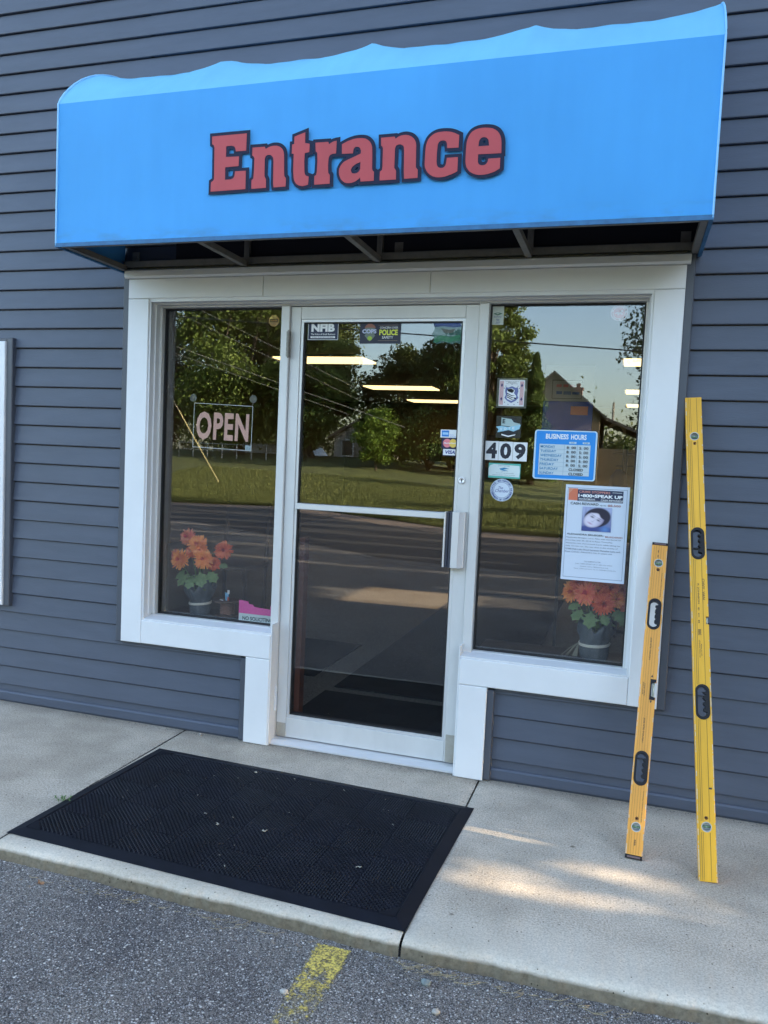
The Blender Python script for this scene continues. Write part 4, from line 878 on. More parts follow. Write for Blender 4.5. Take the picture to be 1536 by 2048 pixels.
# torn teal remnant
s = Sign('peeled_sticker', 'torn remains of a blue-green sticker at top right of the door glass', 'sticker', .234, .378, 1.955, 2.057, YD, film('teal_film', (.10,.30,.28), .75), poly=[(.240,2.057),(.372,2.057),(.378,2.02),(.374,1.957),(.352,1.965),(.33,1.958),(.30,1.967),(.265,1.959),(.243,1.966),(.252,1.985),(.238,2.0),(.25,2.03)])
s.polys([[(.05,.99),(.93,.98),(.97,.80),(.7,.76),(.4,.82),(.1,.78)]], film('deep_blue_film', (.02,.06,.40), .45)); s.polys([[(.1,.30),(.35,.42),(.6,.34),(.95,.45),(.96,.20),(.6,.12),(.35,.18),(.12,.10)]], film('green_film', (.03,.30,.12), .55))
s.polys([[(.3,.72),(.6,.66),(.8,.70),(.7,.52),(.45,.50)]], film('brown_film', (.12,.09,.05), .5))
# payment stickers
s = Sign('payment_sticker', 'white and blue card sticker, topmost of the three by the door edge', 'sticker', .302, .3815, 1.534, 1.570, YD, paper, group='payment stickers on the door glass')
s.rects([(.07,.12,.50,.90)], flat('card_blue', (.03,.20,.60))); s.rects([(.12,.36,.46,.66)], flat('card_pale', (.35,.58,.82))); s.texts([('Cards',.55,.30,.78,.42),('Welcome',.55,.10,.92,.20)], flat('card_blue', (0,0,0)))
s = Sign('payment_sticker', 'navy sticker with overlapping red and yellow discs, middle of the three by the door edge', 'sticker', .309, .3815, 1.484, 1.5335, YD, flat('card_navy', (.01,.008,.05)), group='payment stickers on the door glass')
s.polys([C_(.36,.50,.27,.40,22)], flat('disc_red', (.72,.22,.25))); s.polys([C_(.74,.50,.24,.40,22)], flat('disc_yellow', (.75,.52,.10))); s.texts([('MasterCard',.16,.44,.90,.58,.02)], wh)
s = Sign('payment_sticker', 'white sticker with blue slanted lettering, lowest of the three by the door edge', 'sticker', .3155, .3815, 1.450, 1.4835, YD, flat('card_navy', (0,0,0)), group='payment stickers on the door glass')
s.rects([(.04,.12,1.0,.94)], paper); s.texts([('VISA',.16,.28,.92,.78,.035,.22)], flat('visa_blue', (.02,.03,.22)))
# smile
s = Sign('smile_sticker', 'small white sticker with a smiling face, top left corner of right window', 'sticker', .508, .560, 2.046, 2.129, YG, flat('cream_paper', (.60,.66,.62)), radius=.003)
gr = flat('ink_green', (.10,.22,.16)); s.polys([C_(.40,.80,.022,.016,8), C_(.56,.80,.022,.016,8), [(.30,.70),(.40,.62),(.60,.62),(.70,.70),(.60,.655),(.40,.655)], [(.10,.60),(.30,.64),(.48,.56),(.68,.64),(.90,.60),(.72,.55),(.48,.50),(.26,.55)]], gr); s.texts([('Safety',.14,.37,.84,.47,0,.25),('Net',.38,.22,.66,.33,0,.25),('2007',.34,.06,.70,.17,0,.25)], flat('ink_blue', (.05,.12,.35)))
# round red sticker
s = Sign('round_sticker', 'round faded red sticker with a ring of lettering, top right of the right window', 'sticker', 1.020, 1.091, 2.0605, 2.1315, YI+.003, flat('pale_pink', (.45,.36,.38)), poly=[(1.0555+.0355*math.cos(2*math.pi*k/30), 2.096+.0355*math.sin(2*math.pi*k/30)) for k in range(30)])
s.polys([C_(.5,.5,.34,.34,26)], flat('faded_red', (.50,.15,.17))); s.polys([[(.25,.45),(.40,.55),(.52,.50),(.62,.66),(.74,.62),(.64,.50),(.76,.38),(.55,.42),(.42,.34),(.40,.44)]], flat('pale_pink', (0,0,0))); s.ringtext('NATIONAL ASSOCIATION MEMBER ', 1.0555, 2.096, .0295, .0075, flat('red_ink', (.35,.06,.09)), span=360)
# eagle shield in a plastic sleeve
s = Sign('shield_sticker', 'sticker of an eagle and striped shield in a clear plastic sleeve', 'sticker', .547, .682, 1.677, 1.810, YG+.0008, flat('clear_sleeve_grey', (.10,.11,.10), .2), thick=.0003)
s.rects([(.08,.06,.92,.94)], paper); s.rects([(.10+.022*k,.10,.111+.022*k,.90) for k in range(6)]+[(.77+.022*k,.10,.781+.022*k,.90) for k in range(6)], flat('stripe_red', (.50,.10,.13)))
s.polys([[(.30,.70),(.38,.68),(.50,.73),(.62,.68),(.70,.70),(.72,.56),(.69,.44),(.73,.34),(.64,.24),(.50,.17),(.36,.24),(.27,.34),(.31,.44),(.28,.56)]], flat('shield_blue', (.13,.16,.36)))
s.polys([[(.33,.36),(.36,.30),(.50,.24),(.62,.30),(.66,.40),(.58,.50),(.60,.60),(.50,.66),(.38,.64),(.34,.55),(.36,.46)]], wh)
s.polys([[(.34,.60+d),(.56,.52+d),(.57,.55+d),(.35,.63+d)] for d in (.01,)]+[[(.34,.42+d),(.50,.34+d),(.62,.36+d),(.50,.37+d),(.35,.45+d)] for d in (-.06,.0,.06)]+[[(.36,.56),(.52,.50),(.58,.60),(.48,.65),(.38,.63)],[(.60,.36),(.66,.33),(.66,.30),(.58,.31)]], black)
s.polys([[(cx-.035,cz),(cx,cz+.07),(cx+.035,cz),(cx,cz-.07)] for cx in (.165,.83) for cz in (.76,.30)]+[C_(cx,cz,.016,.016,8) for cx, cz in ((.30,.73),(.70,.73),(.25,.66),(.75,.66),(.28,.19),(.40,.12),(.60,.12),(.72,.19),(.5,.80))], flat('star_navy', (.03,.04,.14))); s.texts([('To Support the Heroes',.27,.875,.73,.905),('Who Protect',.36,.835,.64,.865),('Our Community',.31,.795,.69,.825)], black)
# state map sticker
s = Sign('emblem_sticker', 'black round emblem crossed by pale blue ribbons, above the house number', 'sticker', .553, .665, 1.543, 1.641, YG+.0005, flat('dark_clear_film', (.022,.024,.022), .25), thick=.0003)
s.polys([C_(.53,.50,.36,.44,26)], flat('emblem_black', (.008,.01,.016))); pb = flat('ribbon_blue', (.30,.56,.70))
s.polys([[(.20,.92),(.60,.86),(.70,.72),(.95,.66),(.90,.48),(.62,.52),(.20,.56)]], flat('ribbon_pale', (.38,.50,.50))); s.polys([[(0,.50),(.20,.54),(.50,.50),(.98,.62),(.94,.42),(.70,.30),(.50,.36),(.22,.28),(.06,.24),(.10,.38)]], pb)
s.texts([('V',.16,.33,.25,.46,.02),('O',.32,.36,.42,.47,.02),('T',.50,.38,.58,.48,.02),('E',.66,.40,.74,.50,.02)], wh); s.texts([('E',.25,.66,.36,.86,.03)], flat('emblem_black', (0,0,0)))
s.polys([[(.24,.12),(.50,.04),(.76,.12),(.80,.18),(.50,.10),(.22,.18)]], wh)
# house number tiles
xs = (.507, .570, .634, .6985)
for i, ch in enumerate('409'):
    s = Sign('number_tile', 'white tile with the black digit %s of the house number' % ch, 'house number', xs[i]+.0006, xs[i+1]-.0006, 1.4405, 1.5262-.0006*i, YG, paper, group='house number tiles on the right window')
    s.texts([(ch, .10,.09,.90,.93,.045)], flat('digit_navy', (.012,.014,.028)))
# card below
s = Sign('business_card', 'white card with a small blue swoosh and green edges under the house number', 'card', .529, .673, 1.361, 1.428, YG, flat('aqua_edge', (.10,.42,.36)))
s.polys([[(.01,.14),(.0,.60),(.04,.84),(.16,.93),(.97,.86),(.99,.50),(.97,.10),(.5,.13)]], flat('card_white', (.62,.72,.72))); s.polys([[(.34,.64),(.50,.72),(.66,.64),(.56,.62),(.46,.56),(.62,.54),(.50,.48),(.38,.55)]], flat('swoosh_blue', (.03,.22,.42)))
s.texts([('SAFETY PARTNER',.30,.80,.66,.86),('Agency Group',.40,.44,.62,.49),('A Service of Your Local Insurance Office',.24,.32,.80,.37),('Business Owners Liability Coverage',.14,.18,.84,.24)], flat('ink_dark', (.05,.10,.14)))
# chamber round
s = Sign('chamber_sticker', 'round pale blue sticker with script lettering below the white card', 'sticker', .542, .646, 1.256, 1.358, YG, flat('chamber_ring', (.50,.58,.68)), poly=[(.594+.052*math.cos(2*math.pi*k/36), 1.307+.051*math.sin(2*math.pi*k/36)) for k in range(36)])
s.polys([C_(.5,.5,.35,.35,30)], flat('chamber_edge', (.16,.22,.36))); s.polys([C_(.5,.5,.335,.335,30)], flat('chamber_inner', (.60,.68,.78))); s.texts([('The',.34,.54,.56,.66,.005,.35),('Chamber',.22,.40,.82,.54,.005,.35)], flat('chamber_ink', (.03,.06,.26)))
s.ringtext('GREATER BRIGHTON AREA', .594, 1.307, .0435, .0085, flat('chamber_ink', (0,0,0)), a0=90, span=240); s.ringtext('CHAMBER OF COMMERCE', .594, 1.307, .0435, .0075, flat('chamber_ink', (0,0,0)), a0=270, span=150, flip=True)
# business hours
s = Sign('business_hours_sign', 'blue plastic sign listing BUSINESS HOURS with white border', 'sign', .7285, .9985, 1.3665, 1.5845, YG, flat('pale_rim', (.50,.66,.78)), thick=.002, radius=.012)
hb = flat('hours_blue', (.012,.24,.68), .4); s.polys([[(a, b) for a, b in ((.03,.045),(.045,.022),(.955,.022),(.975,.045),(.975,.955),(.955,.978),(.045,.978),(.025,.955))]], hb, 'panel')
s.rects([(.085,.095,.90,.715)], flat('hours_grey', (.50,.60,.66)), 'table'); s.texts([('BUSINESS',.18,.82,.545,.925,.03),('HOURS',.585,.82,.83,.925,.03)], wh)
s.rects([(.56,.738,.675,.775),(.775,.738,.885,.775)], flat('hours_pale', (.45,.62,.75)), 'tab'); days = ['MONDAY','TUESDAY','WEDNESDAY','THURSDAY','FRIDAY','SATURDAY','SUNDAY']
L1, L2, L3 = [], [], []
for i, d in enumerate(days):
    z = .690-.0885*i; z0, z1 = z-.052, z; L1.append((d,.105,z0,.105+{6:.235,7:.255,9:.35,8:.30}[len(d)],z1,.012))
    if i < 5: L2 += [('8:',.525,z0-.008,.570,z1-.008,.02),('00',.600,z0-.008,.672,z1-.008,.02),('5:',.725,z0-.012,.770,z1-.012,.02),('00',.795,z0-.012,.870,z1-.012,.02)]
    else: L2.append(('CLOSED',.575,z0-.006,.805,z1-.006,.025))
    L3.append((.09,z0-.020,.895,z0-.017))
L3 += [(.485,.10,.489,.71),(.690,.28,.694,.71)]
s.rects(L3, flat('hours_line', (.18,.32,.42)), 'rule'); s.texts(L1, flat('hours_ink_blue', (.02,.20,.42))); s.texts(L2+[('A.M.',.59,.745,.645,.768),('P.M.',.80,.745,.86,.768)], black)
# wanted poster
PX0, PX1, PZ0, PZ1 = .877, 1.148, .927, 1.3485
s = Sign('reward_poster', 'white reward poster with a portrait photo and small print on right window', 'poster', PX0, PX1, PZ0, PZ1, YG, flat('poster_white', (.58,.64,.74)))
s.rects([(.035,.030,.965,.034),(.035,.966,.965,.970),(.035,.034,.040,.966),(.960,.034,.965,.966)], flat('frame_line', (.10,.14,.22)), 'border')
s.rects([(.05,.838,.195,.962)], flat('poster_orange', (.62,.17,.09))); s.polys([[(.05,.962),(.05,.90),(.13,.962)]], flat('poster_orange_pale', (.62,.26,.17)))
s.rects([(.195,.832,.905,.955)], navy, 'banner')
s.texts([('CRIME STOPPERS',.215,.920,.70,.943,.015)], flat('poster_salmon', (.62,.25,.20))); s.texts([('1•800•SPEAK UP',.205,.874,.895,.908,.04),('ANONYMOUS',.21,.848,.47,.864,.01),('CASH REWARDS',.56,.846,.90,.862,.01)], wh)
s.rects([(.735,.934,.885,.937),(.215,.838,.895,.841)], wh, 'rule')
s.texts([('CASH REWARD',.09,.793,.53,.820,.012),('up to',.555,.789,.645,.803,.012),('ALEXANDRA BRUEGER-',.06,.476,.64,.494,.010)], flat('poster_ink', (.03,.045,.05)))
s.texts([('$8,500',.675,.787,.875,.812,.008),('MURDERED',.665,.468,.935,.484,.004)], flat('poster_redbrown', (.36,.12,.09)))
body = ['Alexandra Brueger, a.k.a. Alex was murdered on','Saturday, July 30, 2016 in Rose Township.','Alexandra was shot around 2 p.m. while taking her','daily 10 mile run. She was shot in the vicinity of','15240 Fish Lake Road between Rattalee Lake and','Rose Center. Alexandra was 31 years old.']
s.texts([(t,.05,.440-.030*i,.05+(.86 if i in (0,2,4) else .74+.08*(i == 3)),.456-.030*i,.004) for i, t in enumerate(body)]+[('TO SUBMIT A TIP:',.36,.200,.62,.211),('Call: 1-800-SPEAK-UP (1-800-773-2587)',.22,.172,.80,.183),('Online: www.1800speakup.org',.30,.146,.74,.157),('Text: CSM and your tip to CRIMES (274637)',.20,.120,.86,.131)], flat('poster_ink_soft', (.10,.13,.19)))
# the portrait: a small printed photo (tilted face, dark cropped hair, pale blue tones)
def portrait(u, v):
    """colour of the printed snapshot at u, v in 0..1: a tilted pale face with short dark hair in bluish light"""
    g = lambda cx, cy, sx, sy, th=0.: math.exp(-((((u-cx)*math.cos(th)+(v-cy)*math.sin(th))/sx)**2+((-(u-cx)*math.sin(th)+(v-cy)*math.cos(th))/sy)**2))
    sm = lambda a, b, x: max(0., min(1., (x-a)/(b-a)))**2*(3-2*max(0., min(1., (x-a)/(b-a))))
    mix = lambda p, q, t: tuple(a+(b-a)*t for a, b in zip(p, q))
    c = mix((.17,.19,.36), (.36,.40,.60), sm(.2,1,v+.2*math.sin(u*40)*(u < .45)))
    c = mix(c, (.05,.07,.24), sm(.30,.20,v+.25*abs(u-.45)-.05)); c = mix(c, (.10,.22,.50), g(.80,.10,.16,.16))
    # head
    th = -.62; X = (u-.50)*math.cos(th)*1.0+(v-.52)*math.sin(th)*1.15; Y = -(u-.50)*math.sin(th)+(v-.52)*math.cos(th)*1.15
    hair = sm(1.08, .92, math.hypot((X+.02)/.43, (Y-.07)/.47)); c = mix(c, (.016,.013,.035), hair)
    face = sm(1.06, .90, math.hypot((X+.05)/.335, (Y+.10)/.40)); fringe = sm(.15, .21, Y+.05*math.sin(X*14)+.5*max(0, X-.12))
    skin = mix((.66,.62,.74), (.30,.26,.42), sm(-.05,.40,X+.25*Y)); skin = mix(skin, (.20,.17,.30), .6*sm(.72,1.02,math.hypot((X+.05)/.335, (Y+.10)/.40)))
    def q(x, y, sx, sy): return math.exp(-(((X-x)/sx)**2+((Y-y)/sy)**2))
    for x, y, sx, sy, k, col in ((-.17,-.02,.075,.034,1.,(.03,.025,.07)),(.09,-.02,.075,.034,1.,(.03,.025,.07)),(-.17,.065,.10,.020,.7,(.08,.06,.13)),(.09,.065,.10,.020,.7,(.08,.06,.13)),
                                 (-.02,-.14,.020,.07,.28,(.25,.20,.35)),(-.04,-.195,.055,.018,.45,(.22,.16,.30)),(-.05,-.31,.10,.032,.8,(.38,.15,.28)),(-.20,-.18,.08,.08,.25,(.80,.74,.86)),(-.10,.10,.12,.05,.25,(.80,.76,.88))):
        skin = mix(skin, col, k*q(x, y, sx, sy))
    c = mix(c, skin, face*(1-fringe)); return c
y = s.layer(); NU, NV = 46, 56; vs = []; cols = []
for j in range(NV+1):
    for i in range(NU+1):
        a, b = s.P(.285+.46*i/NU, .525+.253*j/NV); vs.append((a, y, b)); cols.append(portrait(i/NU, j/NV))
mb = MB(); mb.add(vs, [(j*(NU+1)+i, j*(NU+1)+i+1, (j+1)*(NU+1)+i+1, (j+1)*(NU+1)+i) for j in range(NV) for i in range(NU)])
pm = mat('printed_snapshot', (.5,.5,.5), .5); pn, pl = pm.node_tree.nodes, pm.node_tree.links; at_ = pn.new('ShaderNodeAttribute'); at_.attribute_name = 'print'; pl.new(at_.outputs[0], pn['Principled BSDF'].inputs['Base Color'])
po = mb.build('portrait_photo', pm, s.o); ca = po.data.color_attributes.new('print', 'FLOAT_COLOR', 'POINT')
for i, c in enumerate(cols): ca.data[i].color = (*c, 1)
# NO SOLICITING sign and the pink card in front of which it stands
s = Sign('no_soliciting_sign', 'grey plastic strip reading NO SOLICITING standing on the left shelf', 'sign', -.721, -.531, .556, .6055, .130, flat('sign_grey', (.55,.68,.72)), thick=.002)
s.texts([('NO SOLICITING',.11,.32,1.0,.74,.03)], flat('sign_ink', (.015,.05,.07)))
s = Sign('pink_card', 'notched magenta card standing behind the no soliciting sign', 'card', -.724, -.534, .552, .668, .134, flat('magenta_card', (.66,.09,.36)), thick=.0015, poly=[(-.724,.552),(-.534,.552),(-.534,.655),(-.549,.655),(-.549,.637),(-.642,.644),(-.642,.653),(-.670,.656),(-.670,.668),(-.724,.672)])

# ------------------------------------------------------------------ SHELF THINGS
wood_m = mat('spool_wood', (.13,.085,.065), .7, noise=.4, nscale=25); cop_m = mat('copper_wire', (.30,.17,.13), .45, .3)
sp = empty('wire_spool', 'small round-topped spool of brown wire on the left shelf', 'spool', (-.853,.252,.556))
mb = MB(); mb.lathe([(.0001,0),(.060,0),(.060,.006),(.0001,.006)], n=32); mb.build('flange', wood_m, sp)
mb = MB(); mb.lathe([(.0001,.076),(.072,.076),(.073,.080),(.072,.083),(.0001,.083)], n=32); mb.build('flange', wood_m, sp)
mb = MB(); mb.tube([(0,0,.006),(0,0,.076)], .034, 20)
mb.build('core', wood_m, sp, True)
mb = MB(); pts = [(.0375*math.cos(k*.55), .0375*math.sin(k*.55), .010+.0022*k/3.6*1.0) for k in range(0, 105)]; mb.tube(pts, .0026, 5); mb.tube([(.038*math.cos(k*.5+2),.038*math.sin(k*.5+2)-.004,.016+.016*math.sin(k*.5)) for k in range(13)], .0022, 5); mb.build('wire_winding', cop_m, sp)
tu = empty('glue_tube', 'little blue and white squeezed tube standing on the wire spool', 'tube', (-.850,.240,.639))
mb = MB(); vs = []; 
for i, (z, wx, wy) in enumerate([(0,.006,.006),(.006,.009,.007),(.022,.011,.006),(.042,.012,.003)]):
    for k in range(10): vs.append((wx*math.cos(2*math.pi*k/10)-.002, wy*math.sin(2*math.pi*k/10), z))
mb.add(vs, [(i*10+k,i*10+(k+1)%10,(i+1)*10+(k+1)%10,(i+1)*10+k) for i in range(3) for k in range(10)]+[tuple(range(30,40))]); mb.build('tube_body', mat('tube_blue', (.16,.45,.75), .4, noise=.3, nscale=70), tu)
mb = MB(); mb.box(.002,.013,-.003,.002,.036,.056); mb.build('tube_tab', paper, tu); mb = MB(); mb.box(.006,.014,-.009,-.004,.002,.020); mb.build('red_flash', flat('tube_red', (.50,.09,.05)), tu)
mb = MB(); mb.tube([(-.035,-.02,.0855),(-.012,-.028,.0855)], .002, 5); o = mb.build('wire_offcut', paper, None, False, None, (-.853,.252,.556)); tag(o, 'short white offcut lying on top of the wire spool', 'wire')
# flower pots
pet_m = []
def petalmat(name, c1, c2):
    m = mat(name, c1, .55, trans=.2); n, l = m.node_tree.nodes, m.node_tree.links
    g = n.new('ShaderNodeNewGeometry'); r = n.new('ShaderNodeValToRGB'); e = r.color_ramp.elements; e[0].color = (*[a*.35+b*.65 for a, b in zip(c1, c2)], 1); e[0].position = .1; e[1].color = (*c1, 1); e[1].position = .75
    l.new(g.outputs['Random Per Island'], r.inputs[0]); l.new(r.outputs[0], n['Principled BSDF'].inputs['Base Color']); return m
for k, (c1, c2) in enumerate([((.95,.42,.10),(.85,.20,.09)),((.95,.36,.17),(.85,.12,.16)),((.85,.22,.09),(.60,.07,.05))]):
    pet_m.append((petalmat('petal_outer_%s' % ('orange','coral','rust')[k], c1, c2), petalmat('petal_inner_%s' % ('orange','coral','rust')[k], c2, tuple(q*.6 for q in c2))))
leaf_m = mat('mum_leaf', (.17,.27,.11), .6, noise=.35, nscale=50, trans=.15); wrap_m = mat('slate_blue_wrap', (.085,.11,.135), .55, noise=.3, nscale=14, bump=.003, bscale=45)
band_m = mat('white_raffia', (.62,.62,.56), .6)
def bloom(center, direction, r, tone, parent, seed):
    rr = random.Random(seed); Z = Vector(direction).normalized(); Xa = Z.orthogonal().normalized(); Ya = Z.cross(Xa); m = MB()
    for ring_, (n, ln, tilt, wd) in enumerate([(26,1.0,-8,.15),(25,.95,12,.145),(22,.84,30,.14),(18,.68,48,.12),(12,.48,66,.10),(7,.30,80,.08)]):
        m.cur = 0 if ring_ < 4 else 1
        for k in range(n):
            a = 2*math.pi*(k+rr.uniform(-.3,.3)+.5*ring_)/n; L_ = r*ln*rr.uniform(.84,1.12); t = math.radians(tilt+rr.uniform(-9,9)); ww = r*wd*rr.uniform(.85,1.15)
            rad = Xa*math.cos(a)+Ya*math.sin(a); tan = Z.cross(rad)
            pts = []
            for q, wf, cup in ((.06,.35,0),(.45,.95,-.10),(.82,1.05,-.06),(1.0,.60,.02)):
                c = rad*(L_*q*math.cos(t))+Z*(L_*q*math.sin(t)+r*cup*.6+r*.02*ring_); pts.append((c+tan*ww*wf*.5, c-tan*ww*wf*.5, c-Z*ww*.18*wf))
            vs = []
            for p_, n_, m_ in pts: vs += [p_, m_, n_]
            m.add([tuple(Vector(center)+v) for v in vs], [(3*i+j,3*i+j+1,3*i+j+4,3*i+j+3) for i in range(3) for j in range(2)])
    return m.build('flower_head', list(pet_m[tone]), parent)
def mleaf(m, base, d, up, size, rr):
    d = Vector(d).normalized(); side = d.cross(Vector(up)).normalized(); n = side.cross(d)
    out = [(0,.04),(.15,.10),(.22,.34),(.34,.20),(.46,.46),(.58,.26),(.74,.34),(.84,.14),(1,0)]
    c = [Vector(base)+d*(size*u)-n*(size*.22*u*u) for u, _ in out]
    L = [c[i]+side*size*w_-n*size*.10*w_ for i, (u, w_) in enumerate(out)]; R = [c[i]-side*size*w_-n*size*.10*w_ for i, (u, w_) in enumerate(out)]
    vs = []
    for i in range(len(out)): vs += [L[i], c[i], R[i]]
    m.add([tuple(v) for v in vs], [(3*i+j,3*i+j+1,3*i+j+4,3*i+j+3) for i in range(len(out)-1) for j in range(2)])
def pot(label, loc, R0, R1, Hb, Ht, blooms, leaves, seed, name='flower_pot', ties=False):
    root = empty(name, label, 'flower pot', loc, 'pots of artificial flowers in the windows'); rr = random.Random(seed)
    def fn(r, z, a):
        f = max(0, (z-Hb)/(Ht-Hb)); 
        return (r*(1+.10*f*math.sin(5*a+seed)+.06*f*math.sin(11*a+1)+.012*math.sin(9*a)), z+.030*f*math.sin(4*a+seed*1.3)+.012*f*math.sin(9*a))
    m = MB(); m.lathe([(.001,.001),(R0*.96,.001),(R0,.01),(R0*1.03,Hb*.5),(R0*1.05,Hb*.93),(R0*1.00,Hb),(R0*1.06,Hb+.012),(R1*.86,Hb+(Ht-Hb)*.4),(R1,Hb+(Ht-Hb)*.75),(R1*.97,Ht),(R1*.90,Ht-.004),(R1*.8,Hb+.04),(.001,Hb+.03)], n=72, fn=fn)
    m.build('wrapped_pot', wrap_m, root, True)
    m = MB(); pts = [(R0*1.07*math.cos(2*math.pi*k/40), R0*1.07*math.sin(2*math.pi*k/40), Hb-.004+.004*math.sin(2*math.pi*k/40+1)) for k in range(41)]; m.tube(pts, .0038, 6)
    pts = [(R0*1.07*math.cos(2*math.pi*k/40), R0*1.07*math.sin(2*math.pi*k/40), Hb-.010+.004*math.sin(2*math.pi*k/40+1)) for k in range(41)]; m.tube(pts, .0034, 6); m.build('tie_band', band_m, root, True)
    if ties:
        m = MB(); kx, ky, kz = -R0*1.05, -R0*.3, Hb-.006
        for ex in (-.075,-.055,-.048): m.tube([(kx,ky,kz),(kx+ex*.5,ky-.01,kz*.45+.01),(kx+ex,ky-.015,.003)], .0019, 5)
        m.add([(kx,ky,kz),(kx-.03,ky-.012,.004),(kx-.004,ky-.012,.002)], [(0,1,2)]); m.build('tie_ends', mat('raffia_film', (.30,.30,.24), .5, trans=.4), root)
    m = MB()
    for c, *_ in blooms: m.tube([(rr.uniform(-.02,.02), rr.uniform(-.02,.02), Hb), (c[0]*.5, c[1]*.5, (Hb+c[2])*.5+.02), c], .0022, 5)
    m.build('stems', leaf_m, root)
    for i, (c, d, r, tone) in enumerate(blooms): bloom(c, d, r, tone, root, seed*10+i)
    m = MB()
    for c, d, sz in leaves: mleaf(m, c, d, (0,-.5,.8), sz, rr)
    for k in range(16):
        a = rr.uniform(0, 6.28); mleaf(m, (.04*math.cos(a), .04*math.sin(a), Ht+rr.uniform(-.02,.05)), (math.cos(a), math.sin(a), rr.uniform(-.3,.3)), (0,0,1), rr.uniform(.04,.065), rr)
    m.build('leaves', leaf_m, root)
pot('slate wrapped pot of orange mums on the shelf of the left window', (-1.012,.245,.556), .054, .082, .064, .165,
    [((-.105,.03,.400),(-.3,-1,.35),.048,1),((.0,-.045,.372),(.05,-1,.4),.054,0),((-.098,-.055,.285),(-.15,-1,.25),.054,0),((.050,-.065,.300),(.15,-1,.2),.053,0),((.118,.02,.345),(.4,-1,.2),.050,2),((-.055,.06,.36),(-.2,-.4,.8),.045,2),((.02,-.05,.345),(.1,-1,.3),.04,0),((-.140,-.02,.300),(-.7,-1,.2),.040,1),((.085,-.02,.275),(.5,-1,.0),.040,2),((-.045,-.03,.330),(-.1,-1,.3),.036,2)],
    [((-.05,-.05,.215),(-.5,-.8,-.75),.085),((-.01,-.07,.21),(.1,-1,-.8),.085),((.03,-.065,.23),(.55,-.8,-.7),.095),((.07,-.05,.235),(.9,-.5,-.5),.085),((-.075,-.03,.23),(-.9,-.5,-.65),.075),((.10,.0,.27),(1,-.2,.0),.06)], 3)
pot('slate wrapped pot of coral mums with trailing white ties on the right window shelf', (1.035,.245,.556), .064, .080, .072, .165,
    [((-.115,.0,.295),(-.4,-1,.2),.050,0),((-.050,-.055,.300),(-.1,-1,.25),.056,1),((-.085,-.02,.340),(-.3,-1,.4),.044,2),((.005,-.03,.310),(.1,-1,.3),.040,0),((.085,-.035,.285),(.4,-1,.1),.044,0),((.030,-.06,.262),(.25,-1,.0),.056,2),((.055,-.03,.335),(.2,-1,.1),.055,2),((.125,.0,.300),(.7,-.8,.1),.058,2),((.130,-.01,.245),(.8,-.7,-.1),.045,1),((-.035,.0,.355),(0,-.8,.5),.055,0)],
    [((-.06,-.05,.225),(-.6,-.8,-.5),.075),((-.02,-.075,.225),(-.05,-1,-.85),.090),((.03,-.06,.215),(.4,-.9,-.6),.065),((.07,-.04,.235),(.9,-.5,-.4),.095),((.09,.0,.20),(1,-.3,-.5),.085),((-.07,-.03,.25),(-.9,-.5,-.3),.065)], 8, ties=True)

# ------------------------------------------------------------------ INSIDE THE SHOP
lamp_m = emat('fluorescent_diffuser', (1.0, .74, .34), .42)
hous_m = mat('light_housing', (.6,.6,.58), .5)
def troffer(x, y, lab):
    t = empty('ceiling_light', lab, 'ceiling light', (x,y,2.75), 'fluorescent ceiling lights in the shop')
    m = MB(); m.box(-.66,.66,-.32,.32,-.028,-.001); m.build('housing', hous_m, t)
    m = MB(); m.box(-.63,.63,-.29,.29,-.046,-.0285); m.build('diffuser', lamp_m, t)
for i, y in enumerate((6.55, 10.3, 13.2)):
    troffer(-2.87, y, ('nearest','middle','farthest')[i]+' of the three lit ceiling lights seen through the door'); troffer(1.62, y, ('nearest','middle','farthest')[i]+' of the three lit ceiling lights seen at the right edge of the right window')
rug = mat('black_entry_mat', (.012,.012,.014), .9, noise=.3, nscale=60)
for n, lab, x0, x1, y0, y1 in (('floor_mat','black mat just inside the door',-.52,.40,.44,.885),('floor_runner','long black runner leading from the door into the shop',-.50,.56,.985,5.0),('floor_mat','black mat on the carpet left of the runner',-1.9,-.70,1.15,2.1)):
    m = MB(); m.cbox(x0, x1, y0, y1, .019, .027, .002); tag(m.build(n, rug), lab, 'floor mat')
fr_m = mat('black_frame', (.015,.012,.01), .4)
for lab, x0, x1, z0, z1, inner in (('small black framed picture, leftmost on the back wall',-3.33,-3.02,1.45,1.84,(.05,.05,.055)),('narrow black framed certificate on the back wall',-2.93,-2.62,1.55,1.85,(.16,.13,.08)),('large dark framed picture on the back wall',-2.52,-1.60,1.45,2.08,(.04,.03,.03)),('low dark framed picture under the others on the back wall',-2.75,-2.45,1.05,1.36,(.10,.07,.04)),('green-black framed picture low on the back wall',-2.0,-1.2,.92,1.35,(.01,.03,.025))):
    m = MB(); m.box(x0,x1,14.36,14.399,z0,z1); o = m.build('picture_frame', fr_m); tag(o, lab, 'picture', 'framed pictures on the back wall')
    m = MB(); m.box(x0+.035,x1-.035,14.352,14.3595,z0+.035,z1-.035); m.build('picture', mat('print_%d' % int(inner[0]*1000+inner[2]*10), inner, .5, noise=.6, nscale=6), o)
